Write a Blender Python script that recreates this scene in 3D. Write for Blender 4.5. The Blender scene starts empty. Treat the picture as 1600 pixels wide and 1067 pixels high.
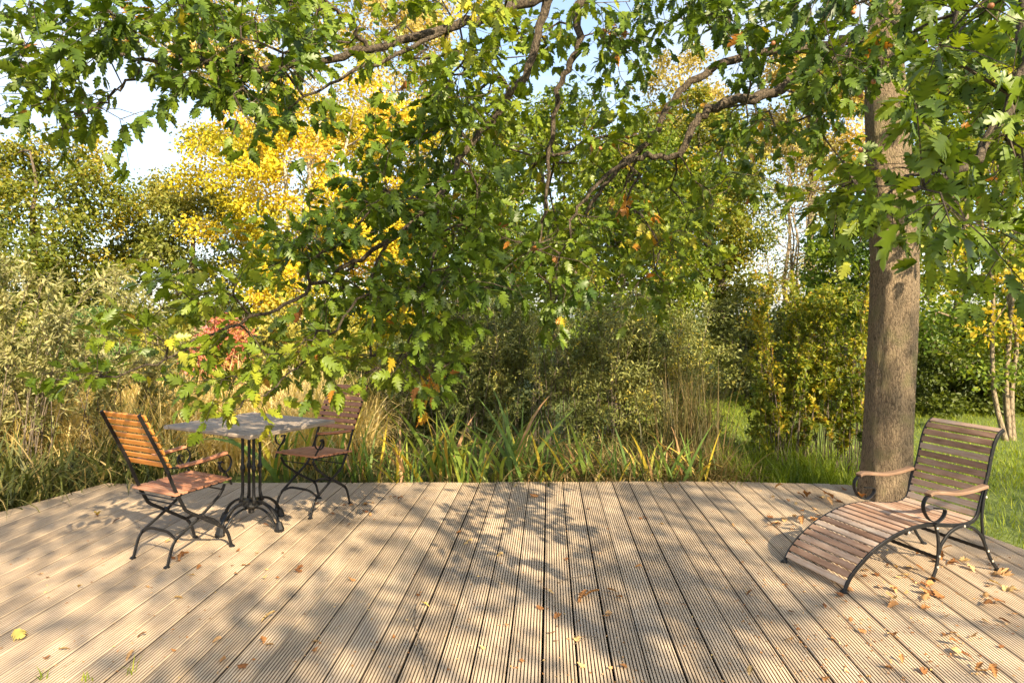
import bpy, math, random
import numpy as np
from mathutils import Vector, Matrix

# ------------------------------------------------------------------ camera, world, sun, exposure
sc = bpy.context.scene
COL = sc.collection
FPX, HOR, EYE = 1067.0, 495.0, 1.5           # focal length in photo pixels, horizon row, eye height (m)
cam_d = bpy.data.cameras.new('camera'); cam = bpy.data.objects.new('camera', cam_d); COL.objects.link(cam)
cam.location = (0, 0, EYE); cam.rotation_euler = (math.radians(90), 0, 0)
cam_d.sensor_width = 36.0; cam_d.lens = 36.0 * FPX / 1600.0
cam_d.shift_y = -(533.5 - HOR) / 1600.0
cam_d.clip_start = 0.05; cam_d.clip_end = 2000
sc.camera = cam

SUN_AZ, SUN_EL = math.radians(28), math.radians(33)      # azimuth measured to the right of straight behind the camera
to_sun = Vector((math.sin(SUN_AZ) * math.cos(SUN_EL), -math.cos(SUN_AZ) * math.cos(SUN_EL), math.sin(SUN_EL)))
w = bpy.data.worlds.new('World'); sc.world = w; w.use_nodes = True
nt = w.node_tree; nt.nodes.clear()
out = nt.nodes.new('ShaderNodeOutputWorld'); bg = nt.nodes.new('ShaderNodeBackground')
sky = nt.nodes.new('ShaderNodeTexSky'); sky.sky_type = 'NISHITA'; sky.sun_disc = False
sky.sun_elevation = SUN_EL; sky.sun_rotation = math.atan2(to_sun.x, to_sun.y)
sky.air_density = 1.0; sky.dust_density = 1.5; sky.ozone_density = 1.0
tc = nt.nodes.new('ShaderNodeTexCoord'); mp = nt.nodes.new('ShaderNodeMapping'); mp.inputs['Scale'].default_value = (1.2, 1.2, 3.4)
cn = nt.nodes.new('ShaderNodeTexNoise'); cn.inputs['Scale'].default_value = 2.2; cn.inputs['Detail'].default_value = 7; cn.inputs['Roughness'].default_value = 0.6
cr = nt.nodes.new('ShaderNodeValToRGB'); cr.color_ramp.elements[0].position = 0.42; cr.color_ramp.elements[1].position = 0.76
cr.color_ramp.elements[0].color = (0.12, 0.12, 0.12, 1); cr.color_ramp.elements[1].color = (0.9, 0.9, 0.9, 1)
mixc = nt.nodes.new('ShaderNodeMix'); mixc.data_type = 'RGBA'
mixc.inputs[7].default_value = (3.5, 3.45, 3.4, 1)          # thin bright cloud veil
nt.links.new(tc.outputs['Generated'], mp.inputs[0]); nt.links.new(mp.outputs[0], cn.inputs['Vector'])
nt.links.new(cn.outputs['Fac'], cr.inputs[0]); nt.links.new(cr.outputs[0], mixc.inputs[0])
nt.links.new(sky.outputs[0], mixc.inputs[6]); nt.links.new(mixc.outputs[2], bg.inputs[0])
bg.inputs[1].default_value = 0.122
nt.links.new(bg.outputs[0], out.inputs[0])

sun_d = bpy.data.lights.new('sun', 'SUN'); sun = bpy.data.objects.new('sun', sun_d); COL.objects.link(sun)
sun_d.energy = 4.8; sun_d.angle = math.radians(0.53); sun_d.color = (1.0, 0.83, 0.58)
sun.rotation_euler = to_sun.to_track_quat('Z', 'Y').to_euler(); sun.location = (6, -10, 12)

sc.view_settings.view_transform = 'Standard'; sc.view_settings.look = 'None'
sc.view_settings.gamma = 1.0; sc.view_settings.exposure = 1.6
cy = sc.cycles
cy.max_bounces = 5; cy.diffuse_bounces = 3; cy.glossy_bounces = 1; cy.transmission_bounces = 3; cy.transparent_max_bounces = 4
cy.use_adaptive_sampling = True; cy.adaptive_threshold = 0.02
cy.use_denoising = True
try: cy.denoiser = 'OPENIMAGEDENOISE'
except Exception: pass
cy.caustics_reflective = False; cy.caustics_refractive = False

# ------------------------------------------------------------------ helpers
RNG = np.random.default_rng(7)
random.seed(7)
GZ = -0.12                                                # garden ground level; deck top is z = 0

def W(px, py, Y):                                         # photo pixel + distance -> world point
    return np.array([(px - 800) / FPX * Y, Y, EYE - (py - HOR) / FPX * Y])

def tag(o, label=None, cat=None, group=None, kind=None):
    if label: o['label'] = label
    if cat: o['category'] = cat
    if group: o['group'] = group
    if kind: o['kind'] = kind
    return o

def empty(name, loc=(0, 0, 0), rz=0.0):
    o = bpy.data.objects.new(name, None); COL.objects.link(o)
    o.location = loc; o.rotation_euler = (0, 0, rz); o.empty_display_size = 0.1
    return o

def link(name, me, mat, parent=None):
    o = bpy.data.objects.new(name, me); COL.objects.link(o)
    if mat is not None and len(me.materials) == 0: me.materials.append(mat)
    if parent is not None: o.parent = parent
    return o

def fast_mesh(name, V, F, tint=None, smooth=False):
    V = np.asarray(V, np.float32); F = np.asarray(F, np.int32)
    me = bpy.data.meshes.new(name); n, (m, k) = len(V), F.shape
    me.vertices.add(n); me.vertices.foreach_set('co', V.ravel())
    me.loops.add(m * k); me.loops.foreach_set('vertex_index', F.ravel())
    me.polygons.add(m); me.polygons.foreach_set('loop_start', np.arange(m, dtype=np.int32) * k)
    if smooth: me.polygons.foreach_set('use_smooth', np.ones(m, bool))
    me.update(calc_edges=True)
    if tint is not None:
        a = me.attributes.new('tint', 'FLOAT', 'POINT'); a.data.foreach_set('value', np.asarray(tint, np.float32))
    return me

def unit(a):
    return a / np.maximum(np.linalg.norm(a, axis=-1, keepdims=True), 1e-9)

def catmull(P, n=6):
    P = np.asarray(P, float)
    if len(P) < 3: return np.array([P[0] + (P[-1] - P[0]) * t for t in np.linspace(0, 1, n + 1)])
    Q = np.vstack([2 * P[0] - P[1], P, 2 * P[-1] - P[-2]]); out = []
    for i in range(1, len(Q) - 2):
        for t in np.linspace(0, 1, n, endpoint=False):
            a, b, c, d = Q[i - 1], Q[i], Q[i + 1], Q[i + 2]
            out.append(0.5 * (2 * b + (c - a) * t + (2 * a - 5 * b + 4 * c - d) * t * t + (3 * b - a - 3 * c + d) * t ** 3))
    out.append(Q[-2]); return np.array(out)

class MB:                                                  # collects tubes, bars, boxes as one mesh
    def __init__(s): s.v = []; s.f = []; s.n = 0
    def add(s, V, F):
        V = np.asarray(V, float); s.v.append(V); s.f += [tuple(i + s.n for i in f) for f in F]; s.n += len(V)
    def tube(s, P, R, sides=8, cap=True, up=None):
        P = np.asarray(P, float); n = len(P); R = np.broadcast_to(np.asarray(R, float), (n,))
        T = unit(np.gradient(P, axis=0))
        a = np.array([0, 0, 1.0]) if abs(T[0][2]) < .9 else np.array([1.0, 0, 0])
        u = unit(np.cross(a, T[0])); V = []
        ang = np.arange(sides) * 2 * math.pi / sides
        for i in range(n):
            u = unit(u - T[i] * np.dot(u, T[i])); vv = np.cross(T[i], u)
            V.append(P[i] + R[i] * (np.cos(ang)[:, None] * u + np.sin(ang)[:, None] * vv))
        F = [(i * sides + j, i * sides + (j + 1) % sides, (i + 1) * sides + (j + 1) % sides, (i + 1) * sides + j) for i in range(n - 1) for j in range(sides)]
        if cap: F += [tuple(range(sides))[::-1], tuple((n - 1) * sides + j for j in range(sides))]
        s.add(np.vstack(V), F)
    def bar(s, P, side, w, t, cap=True):                   # flat bar: width w along the fixed vector side, thickness t in the bend plane
        P = np.asarray(P, float); side = unit(np.asarray(side, float)); T = unit(np.gradient(P, axis=0)); V = []
        c = 0.22 * min(w, t)
        for i in range(len(P)):
            nn = unit(np.cross(side, T[i])); hw, ht = w / 2, t / 2
            for a, b in ((-hw, -ht + c), (-hw + c, -ht), (hw - c, -ht), (hw, -ht + c), (hw, ht - c), (hw - c, ht), (-hw + c, ht), (-hw, ht - c)):
                V.append(P[i] + side * a + nn * b)
        k = 8; n = len(P)
        F = [(i * k + j, i * k + (j + 1) % k, (i + 1) * k + (j + 1) % k, (i + 1) * k + j) for i in range(n - 1) for j in range(k)]
        if cap: F += [tuple(range(k))[::-1], tuple((n - 1) * k + j for j in range(k))]
        s.add(V, F)
    def build(s, name, mat, parent=None, smooth=False, tint=None):
        me = bpy.data.meshes.new(name); me.from_pydata(np.vstack(s.v).tolist(), [], s.f)
        if smooth: me.polygons.foreach_set('use_smooth', np.ones(len(me.polygons), bool))
        me.update(); return link(name, me, mat, parent)

# ------------------------------------------------------------------ materials
def newmat(name):
    m = bpy.data.materials.new(name); m.use_nodes = True
    return m, m.node_tree, m.node_tree.nodes['Principled BSDF']
def N(t, typ, **kw):
    n = t.nodes.new(typ)
    for k, v in kw.items():
        if k in n.inputs: n.inputs[k].default_value = v
        else: setattr(n, k, v)
    return n
def ramp(t, stops):
    r = t.nodes.new('ShaderNodeValToRGB'); e = r.color_ramp.elements
    while len(e) > 1: e.remove(e[-1])
    e[0].position, e[0].color = stops[0][0], (*stops[0][1], 1)
    for p, c in stops[1:]:
        x = e.new(p); x.color = (*c, 1)
    return r

def leaf_mat(name, stops, trans=0.38, rough=0.5, spec=0.35, warm=(1.4, 1.3, 0.45)):
    m, t, b = newmat(name)
    at = N(t, 'ShaderNodeAttribute', attribute_name='tint')
    rp = ramp(t, stops); t.links.new(at.outputs['Fac'], rp.inputs[0])
    geo = N(t, 'ShaderNodeNewGeometry'); nz = N(t, 'ShaderNodeTexNoise', Scale=22.0, Detail=2.0)
    t.links.new(geo.outputs['Position'], nz.inputs['Vector'])
    mr = N(t, 'ShaderNodeMapRange'); mr.inputs[3].default_value = 0.72; mr.inputs[4].default_value = 1.3
    t.links.new(nz.outputs['Fac'], mr.inputs[0])
    mul = N(t, 'ShaderNodeVectorMath', operation='SCALE'); t.links.new(rp.outputs[0], mul.inputs[0]); t.links.new(mr.outputs[0], mul.inputs['Scale'])
    t.links.new(mul.outputs[0], b.inputs['Base Color'])
    b.inputs['Roughness'].default_value = rough; b.inputs['Specular IOR Level'].default_value = spec
    tl = N(t, 'ShaderNodeBsdfTranslucent')
    wm = N(t, 'ShaderNodeVectorMath', operation='MULTIPLY'); wm.inputs[1].default_value = warm
    t.links.new(mul.outputs[0], wm.inputs[0]); t.links.new(wm.outputs[0], tl.inputs['Color'])
    mx = N(t, 'ShaderNodeMixShader'); mx.inputs[0].default_value = trans
    t.links.new(b.outputs[0], mx.inputs[1]); t.links.new(tl.outputs[0], mx.inputs[2])
    t.links.new(mx.outputs[0], t.nodes['Material Output'].inputs['Surface'])
    return m

def bark_mat(name, c0, c1, scale=30, stretch=0.22, bump=0.6, lichen=None):
    m, t, b = newmat(name)
    co = N(t, 'ShaderNodeTexCoord'); mp = N(t, 'ShaderNodeMapping'); mp.inputs['Scale'].default_value = (1, 1, stretch)
    t.links.new(co.outputs['Object'], mp.inputs[0])
    vo = N(t, 'ShaderNodeTexVoronoi', Scale=scale, feature='DISTANCE_TO_EDGE'); nz = N(t, 'ShaderNodeTexNoise', Scale=scale * 0.7, Detail=6.0, Roughness=0.7)
    nb = N(t, 'ShaderNodeTexNoise', Scale=5.0, Detail=4.0)
    wob = N(t, 'ShaderNodeVectorMath', operation='MULTIPLY_ADD'); wob.inputs[1].default_value = (0.05, 0.05, 0.05)
    t.links.new(nz.outputs['Color'], wob.inputs[0]); t.links.new(mp.outputs[0], wob.inputs[2])
    t.links.new(mp.outputs[0], nz.inputs['Vector']); t.links.new(wob.outputs[0], vo.inputs['Vector']); t.links.new(co.outputs['Object'], nb.inputs['Vector'])
    mul = N(t, 'ShaderNodeMath', operation='MULTIPLY_ADD'); mul.inputs[1].default_value = 2.2
    t.links.new(vo.outputs['Distance'], mul.inputs[0]); t.links.new(nz.outputs['Fac'], mul.inputs[2])
    rp = ramp(t, [(0.42, c0), (0.85, c1)]); t.links.new(mul.outputs[0], rp.inputs[0])
    col = rp.outputs[0]
    if lichen:
        lr = ramp(t, [(0.52, (0, 0, 0)), (0.66, (0.7, 0.7, 0.7))]); t.links.new(nb.outputs['Fac'], lr.inputs[0])
        mx = N(t, 'ShaderNodeMix', data_type='RGBA'); mx.inputs[7].default_value = (*lichen, 1)
        t.links.new(lr.outputs[0], mx.inputs[0]); t.links.new(col, mx.inputs[6]); col = mx.outputs[2]
    t.links.new(col, b.inputs['Base Color']); b.inputs['Roughness'].default_value = 0.9; b.inputs['Specular IOR Level'].default_value = 0.2
    bp = N(t, 'ShaderNodeBump', Strength=bump, Distance=0.02); t.links.new(mul.outputs[0], bp.inputs['Height']); t.links.new(bp.outputs[0], b.inputs['Normal'])
    return m

def wood_mat(name, stops, rough=0.7, scale=1.0, axis=1, rand=0.35, dirt=None):
    """grained boards; every object differs through its own random number"""
    m, t, b = newmat(name)
    co = N(t, 'ShaderNodeTexCoord'); oi = N(t, 'ShaderNodeObjectInfo')
    add = N(t, 'ShaderNodeVectorMath', operation='MULTIPLY_ADD'); add.inputs[1].default_value = (1, 1, 1)
    cx = N(t, 'ShaderNodeCombineXYZ'); m17 = N(t, 'ShaderNodeMath', operation='MULTIPLY'); m17.inputs[1].default_value = 37.0
    t.links.new(oi.outputs['Random'], m17.inputs[0])
    for i in range(3): t.links.new(m17.outputs[0], cx.inputs[i])
    t.links.new(co.outputs['Object'], add.inputs[0]); t.links.new(cx.outputs[0], add.inputs[2])
    mp = N(t, 'ShaderNodeMapping'); s = [26 * scale] * 3; s[axis] = 1.6 * scale; mp.inputs['Scale'].default_value = s
    t.links.new(add.outputs[0], mp.inputs[0])
    g = N(t, 'ShaderNodeTexNoise', Scale=2.0, Detail=6.0, Roughness=0.65, Distortion=0.6); t.links.new(mp.outputs[0], g.inputs['Vector'])
    big = N(t, 'ShaderNodeTexNoise', Scale=2.6 * scale, Detail=4.0, Roughness=0.6); t.links.new(add.outputs[0], big.inputs['Vector'])
    a1 = N(t, 'ShaderNodeMath', operation='MULTIPLY_ADD'); a1.inputs[1].default_value = 0.6
    a2 = N(t, 'ShaderNodeMath', operation='MULTIPLY_ADD'); a2.inputs[1].default_value = rand
    a3 = N(t, 'ShaderNodeMath', operation='SUBTRACT'); a3.inputs[1].default_value = 0.3 + rand / 2
    t.links.new(big.outputs['Fac'], a1.inputs[0]); t.links.new(g.outputs['Fac'], a1.inputs[2])
    t.links.new(oi.outputs['Random'], a2.inputs[0]); t.links.new(a1.outputs[0], a2.inputs[2]); t.links.new(a2.outputs[0], a3.inputs[0])
    rp = ramp(t, stops); t.links.new(a3.outputs[0], rp.inputs[0]); col = rp.outputs[0]
    if dirt:
        geo = N(t, 'ShaderNodeNewGeometry')
        dn = N(t, 'ShaderNodeTexNoise', Scale=dirt[1], Detail=7.0, Roughness=0.68); t.links.new(geo.outputs['Position'], dn.inputs['Vector'])
        dr = ramp(t, [(0.50, (0, 0, 0)), (0.72, (dirt[2],) * 3)]); t.links.new(dn.outputs['Fac'], dr.inputs[0])
        mx = N(t, 'ShaderNodeMix', data_type='RGBA'); mx.inputs[7].default_value = (*dirt[0], 1)
        t.links.new(dr.outputs[0], mx.inputs[0]); t.links.new(col, mx.inputs[6]); col = mx.outputs[2]
    t.links.new(col, b.inputs['Base Color']); b.inputs['Roughness'].default_value = rough; b.inputs['Specular IOR Level'].default_value = 0.3
    bp = N(t, 'ShaderNodeBump', Strength=0.25, Distance=0.002); t.links.new(g.outputs['Fac'], bp.inputs['Height']); t.links.new(bp.outputs[0], b.inputs['Normal'])
    return m

def metal_mat(name):
    m, t, b = newmat(name)
    co = N(t, 'ShaderNodeTexCoord'); nz = N(t, 'ShaderNodeTexNoise', Scale=90.0, Detail=4.0); t.links.new(co.outputs['Object'], nz.inputs['Vector'])
    rp = ramp(t, [(0.0, (0.006, 0.006, 0.0065)), (0.62, (0.010, 0.010, 0.0105)), (0.74, (0.08, 0.065, 0.05))]); t.links.new(nz.outputs['Fac'], rp.inputs[0])
    t.links.new(rp.outputs[0], b.inputs['Base Color']); b.inputs['Roughness'].default_value = 0.45; b.inputs['Specular IOR Level'].default_value = 0.32
    bp = N(t, 'ShaderNodeBump', Strength=0.2, Distance=0.001); t.links.new(nz.outputs['Fac'], bp.inputs['Height']); t.links.new(bp.outputs[0], b.inputs['Normal'])
    return m

def flat_mat(name, c, rough=0.6):
    m, t, b = newmat(name)
    co = N(t, 'ShaderNodeTexCoord'); nz = N(t, 'ShaderNodeTexNoise', Scale=40.0, Detail=3.0); t.links.new(co.outputs['Object'], nz.inputs['Vector'])
    rp = ramp(t, [(0.3, tuple(x * .75 for x in c)), (0.7, tuple(min(1, x * 1.2) for x in c))]); t.links.new(nz.outputs['Fac'], rp.inputs[0])
    t.links.new(rp.outputs[0], b.inputs['Base Color']); b.inputs['Roughness'].default_value = rough
    return m

M = {}
M['deck'] = wood_mat('deck_boards', [(0.12, (0.27, 0.20, 0.135)), (0.40, (0.46, 0.35, 0.235)), (0.62, (0.56, 0.435, 0.30)), (0.9, (0.64, 0.52, 0.38))], 0.75, 1.0, 1, 0.22, dirt=((0.25, 0.225, 0.19), 1.7, 0.75))
M['deck_groove'] = wood_mat('groove_shade_timber', [(0.15, (0.16, 0.12, 0.08)), (0.5, (0.26, 0.19, 0.125)), (0.9, (0.34, 0.26, 0.18))], 0.85, 1.0, 1, 0.25)  # darker groove colour: groove dirt and groove shade painted in together
M['deck_side'] = wood_mat('gap_shade_edge', [(0.2, (0.06, 0.045, 0.03)), (0.6, (0.11, 0.08, 0.055)), (0.9, (0.15, 0.11, 0.075))], 0.9, 1.0, 1, 0.25)  # darker board sides: shade of the gaps put into the colour
M['chair_orange'] = wood_mat('oiled_wood', [(0.2, (0.46, 0.16, 0.030)), (0.55, (0.62, 0.25, 0.05)), (0.9, (0.70, 0.33, 0.09))], 0.42, 2.0, 1, 0.2)
M['chair_brown'] = wood_mat('worn_oiled_wood', [(0.2, (0.27, 0.11, 0.06)), (0.55, (0.42, 0.19, 0.105)), (0.9, (0.52, 0.30, 0.19))], 0.55, 2.0, 1, 0.25)
M['table_wood'] = wood_mat('silvered_wood', [(0.2, (0.20, 0.155, 0.12)), (0.55, (0.34, 0.28, 0.225)), (0.9, (0.45, 0.385, 0.325))], 0.7, 2.0, 0, 0.2)
M['lounger_wood'] = wood_mat('weathered_slats', [(0.15, (0.19, 0.105, 0.065)), (0.45, (0.33, 0.205, 0.14)), (0.68, (0.42, 0.30, 0.225)), (0.9, (0.50, 0.41, 0.33))], 0.68, 2.0, 1, 0.6)
M['lounger_arm'] = wood_mat('arm_wood', [(0.2, (0.12, 0.07, 0.042)), (0.55, (0.20, 0.125, 0.08)), (0.9, (0.28, 0.19, 0.125))], 0.6, 2.0, 0, 0.1)
M['iron'] = metal_mat('black_iron')
M['bolt'] = flat_mat('bolt_steel', (0.42, 0.37, 0.30), 0.45)
M['dark'] = flat_mat('joist_timber', (0.07, 0.055, 0.04), 0.9)
M['oak_bark'] = bark_mat('oak_bark', (0.085, 0.060, 0.038), (0.40, 0.30, 0.19), 60, 0.30, 1.0, lichen=(0.30, 0.26, 0.13))
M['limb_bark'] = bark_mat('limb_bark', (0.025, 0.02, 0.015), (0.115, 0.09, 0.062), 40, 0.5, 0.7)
M['bark'] = bark_mat('brown_bark', (0.05, 0.038, 0.028), (0.19, 0.15, 0.11), 26, 0.25, 0.6)
M['tan_bark'] = bark_mat('tan_bark', (0.09, 0.07, 0.045), (0.25, 0.195, 0.125), 22, 0.4, 0.5)
M['pale_bark'] = bark_mat('pale_bark', (0.22, 0.19, 0.14), (0.52, 0.47, 0.38), 18, 0.5, 0.4)
G0, G1, G2 = (0.022, 0.055, 0.012), (0.055, 0.115, 0.02), (0.11, 0.17, 0.03)
M['oak_leaf'] = leaf_mat('oak_leaf', [(0.0, (0.036, 0.075, 0.010)), (0.35, (0.105, 0.165, 0.014)), (0.62, (0.19, 0.25, 0.018)), (0.80, (0.32, 0.34, 0.035)), (0.90, (0.48, 0.38, 0.03)), (0.95, (0.50, 0.22, 0.03)), (1.0, (0.24, 0.095, 0.035))], 0.36, 0.42, 0.4)
M['dark_leaf'] = leaf_mat('dark_leaf', [(0.0, (0.045, 0.070, 0.010)), (0.5, (0.12, 0.15, 0.016)), (0.8, (0.23, 0.23, 0.025)), (1.0, (0.45, 0.34, 0.04))])
M['olive_leaf'] = leaf_mat('olive_leaf', [(0.0, (0.07, 0.095, 0.018)), (0.6, (0.16, 0.18, 0.03)), (1.0, (0.36, 0.32, 0.06))])
M['yellow_leaf'] = leaf_mat('yellow_leaf', [(0.0, (0.17, 0.20, 0.02)), (0.25, (0.40, 0.36, 0.025)), (0.45, (0.60, 0.49, 0.025)), (0.8, (0.72, 0.56, 0.035)), (1.0, (0.72, 0.45, 0.06))], 0.42, warm=(1.15, 1.1, .7))
M['cream_leaf'] = leaf_mat('cream_leaf', [(0.0, (0.22, 0.19, 0.05)), (0.5, (0.45, 0.36, 0.10)), (1.0, (0.62, 0.46, 0.16))], 0.42)
M['green_leaf'] = leaf_mat('green_leaf', [(0.0, (0.05, 0.09, 0.010)), (0.5, (0.135, 0.19, 0.016)), (0.85, (0.25, 0.29, 0.025)), (1.0, (0.45, 0.30, 0.04))])
M['lime_leaf'] = leaf_mat('lime_leaf', [(0.0, (0.06, 0.12, 0.015)), (0.5, (0.16, 0.23, 0.025)), (0.85, (0.34, 0.34, 0.03)), (1.0, (0.5, 0.36, 0.03))], 0.45)
M['willow_leaf'] = leaf_mat('willow_leaf', [(0.0, (0.055, 0.072, 0.018)), (0.5, (0.16, 0.18, 0.045)), (0.85, (0.31, 0.31, 0.09)), (1.0, (0.55, 0.43, 0.05))], 0.3)
M['silver_leaf'] = leaf_mat('silver_leaf', [(0.0, (0.13, 0.15, 0.045)), (0.5, (0.31, 0.30, 0.12)), (1.0, (0.56, 0.50, 0.27))], 0.35)
M['orange_leaf'] = leaf_mat('orange_leaf', [(0.0, (0.07, 0.12, 0.016)), (0.40, (0.20, 0.24, 0.022)), (0.72, (0.42, 0.34, 0.03)), (1.0, (0.45, 0.18, 0.03))], 0.4)
M['pink_leaf'] = leaf_mat('pink_leaf', [(0.0, (0.35, 0.28, 0.05)), (0.5, (0.5, 0.16, 0.10)), (1.0, (0.55, 0.22, 0.25))], 0.4)
M['conifer_leaf'] = leaf_mat('conifer_leaf', [(0.0, (0.05, 0.10, 0.02)), (1.0, (0.15, 0.24, 0.06))], 0.25)
M['twig_leaf'] = leaf_mat('dry_leaf', [(0.0, (0.18, 0.14, 0.08)), (1.0, (0.42, 0.34, 0.2))], 0.3)
M['grass'] = leaf_mat('grass_blade', [(0.0, (0.09, 0.15, 0.012)), (0.6, (0.23, 0.29, 0.02)), (1.0, (0.42, 0.40, 0.05))], 0.4)
M['straw'] = leaf_mat('straw_blade', [(0.0, (0.30, 0.24, 0.07)), (0.45, (0.60, 0.47, 0.17)), (0.8, (0.75, 0.60, 0.28)), (1.0, (0.20, 0.22, 0.04))], 0.4)
M['iris'] = leaf_mat('strap_leaf', [(0.0, (0.06, 0.12, 0.025)), (0.45, (0.16, 0.25, 0.05)), (0.7, (0.33, 0.36, 0.05)), (0.85, (0.6, 0.43, 0.05)), (1.0, (0.46, 0.27, 0.13))], 0.35)
M['sedge'] = leaf_mat('sedge_blade', [(0.0, (0.05, 0.06, 0.02)), (0.5, (0.14, 0.115, 0.04)), (0.8, (0.25, 0.16, 0.07)), (1.0, (0.13, 0.19, 0.04))], 0.3)
M['under'] = leaf_mat('undergrowth_blade', [(0.0, (0.035, 0.045, 0.012)), (0.4, (0.10, 0.115, 0.025)), (0.65, (0.22, 0.18, 0.06)), (0.85, (0.42, 0.31, 0.12)), (1.0, (0.55, 0.42, 0.2))], 0.3)
M['fallen'] = leaf_mat('fallen_leaf', [(0.0, (0.20, 0.085, 0.03)), (0.45, (0.42, 0.20, 0.07)), (0.8, (0.55, 0.36, 0.17)), (1.0, (0.66, 0.50, 0.12))], 0.15, 0.6, 0.25)
M['acorn'] = flat_mat('gall_brown', (0.36, 0.14, 0.05), 0.5)
def ground_mat():
    m, t, b = newmat('lawn_soil')
    geo = N(t, 'ShaderNodeNewGeometry'); n1 = N(t, 'ShaderNodeTexNoise', Scale=0.9, Detail=5.0); n2 = N(t, 'ShaderNodeTexNoise', Scale=30.0, Detail=5.0)
    t.links.new(geo.outputs['Position'], n1.inputs['Vector']); t.links.new(geo.outputs['Position'], n2.inputs['Vector'])
    rp = ramp(t, [(0.3, (0.045, 0.06, 0.015)), (0.5, (0.085, 0.12, 0.018)), (0.7, (0.13, 0.16, 0.022))])
    ad = N(t, 'ShaderNodeMath', operation='MULTIPLY_ADD'); ad.inputs[1].default_value = 0.5
    s2 = N(t, 'ShaderNodeMath', operation='MULTIPLY'); s2.inputs[1].default_value = 0.5
    t.links.new(n2.outputs['Fac'], s2.inputs[0]); t.links.new(n1.outputs['Fac'], ad.inputs[0]); t.links.new(s2.outputs[0], ad.inputs[2]); t.links.new(ad.outputs[0], rp.inputs[0])
    t.links.new(rp.outputs[0], b.inputs['Base Color']); b.inputs['Roughness'].default_value = 0.95
    bp = N(t, 'ShaderNodeBump', Strength=0.8, Distance=0.03); t.links.new(n2.outputs['Fac'], bp.inputs['Height']); t.links.new(bp.outputs[0], b.inputs['Normal'])
    return m
M['ground'] = ground_mat()

# ------------------------------------------------------------------ leaf templates: (verts, triangles); stem along +y, face up +z, length 1
def T_kite(wd=0.30, fold=0.10):
    return np.array([(0, 0, 0), (-wd, .45, fold), (0, 1, 0), (wd, .45, fold)]), np.array([(0, 2, 1), (0, 3, 2)])
def T_oval(wd=0.24, fold=0.06, curl=0.12):
    V = [(0, 0, 0), (-wd * .8, .3, fold), (-wd, .6, fold - curl * .3), (0, 1, -curl), (wd, .6, fold - curl * .3), (wd * .8, .3, fold), (0, .45, 0)]
    return np.array(V), np.array([(0, 6, 1), (1, 6, 2), (2, 6, 3), (3, 6, 4), (4, 6, 5), (5, 6, 0)])
def T_oak(seed=0, curl=0.18, fold=0.08):
    r = np.random.default_rng(seed)
    sy = [0.10, 0.27, 0.44, 0.60, 0.75]; sx = [0.02, 0.135, 0.18, 0.175, 0.12]
    ty = [0.25, 0.46, 0.68, 0.84]; tx = [0.19, 0.29, 0.325, 0.21]
    V = [(0, 0, 0)]; F = []
    z = lambda x, y: fold * abs(x) * 2.2 - curl * y * y
    mid = [len(V) + i for i in range(6)]
    for y in sy + [1.0]: V.append((0, y, z(0, y)))
    for sgn in (-1, 1):
        s_i = []; 
        for y, x in zip(sy, sx):
            y += r.normal(0, .012); s_i.append(len(V)); V.append((sgn * x, y, z(x, y)))
        for k in range(4):
            x, y = tx[k] * r.uniform(.82, 1.15), ty[k] + r.normal(0, .02); t = len(V); V.append((sgn * x, y, z(x, y) + r.normal(0, .02)))
            x2, y2 = x * .86, y - .09; t2 = len(V); V.append((sgn * x2, y2, z(x2, y2)))
            q = [(mid[k], s_i[k], t2), (mid[k], t2, t), (mid[k], t, mid[k + 1]), (mid[k + 1], t, s_i[k + 1])]
            F += q if sgn > 0 else [a[::-1] for a in q]
        q = [(mid[4], s_i[4], len(V)), (mid[4], len(V), mid[5])]; x, y = .10, .93; V.append((sgn * x, y, z(x, y)))
        F += q if sgn > 0 else [a[::-1] for a in q]
    V[0] = (0, -0.10, 0.02); F += [(0, mid[0] + 6, mid[0])]
    return np.array(V, float), np.array(F)
OAK = [T_oak(1, .15, .10), T_oak(2, .30, .04), T_oak(3, -.12, .14), T_oak(4, .45, .16)]
KITE, OVAL, SLIM = T_kite(), T_oval(), T_oval(0.13, 0.04, 0.22)

def scatter(tmpl, pos, dirv, nrm, size, tint):
    """leaf triangles for many leaves at once -> V, F, tint per vertex"""
    T, F = tmpl; n = len(pos); k = len(T)
    D = unit(dirv); Nn = unit(nrm - D * np.sum(nrm * D, 1, keepdims=True)); R = np.cross(D, Nn)
    s = np.asarray(size)[:, None, None]
    V = pos[:, None, :] + s * (T[None, :, 0:1] * R[:, None, :] + T[None, :, 1:2] * D[:, None, :] + T[None, :, 2:3] * Nn[:, None, :])
    FF = F[None] + (np.arange(n) * k)[:, None, None]
    return V.reshape(-1, 3), FF.reshape(-1, F.shape[1]), np.repeat(tint, k)

def join(parts):
    V, F, t, n = [], [], [], 0
    for a, b, c in parts:
        V.append(a); F.append(b + n); t.append(c); n += len(a)
    return np.vstack(V), np.vstack(F), np.concatenate(t)

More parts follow.
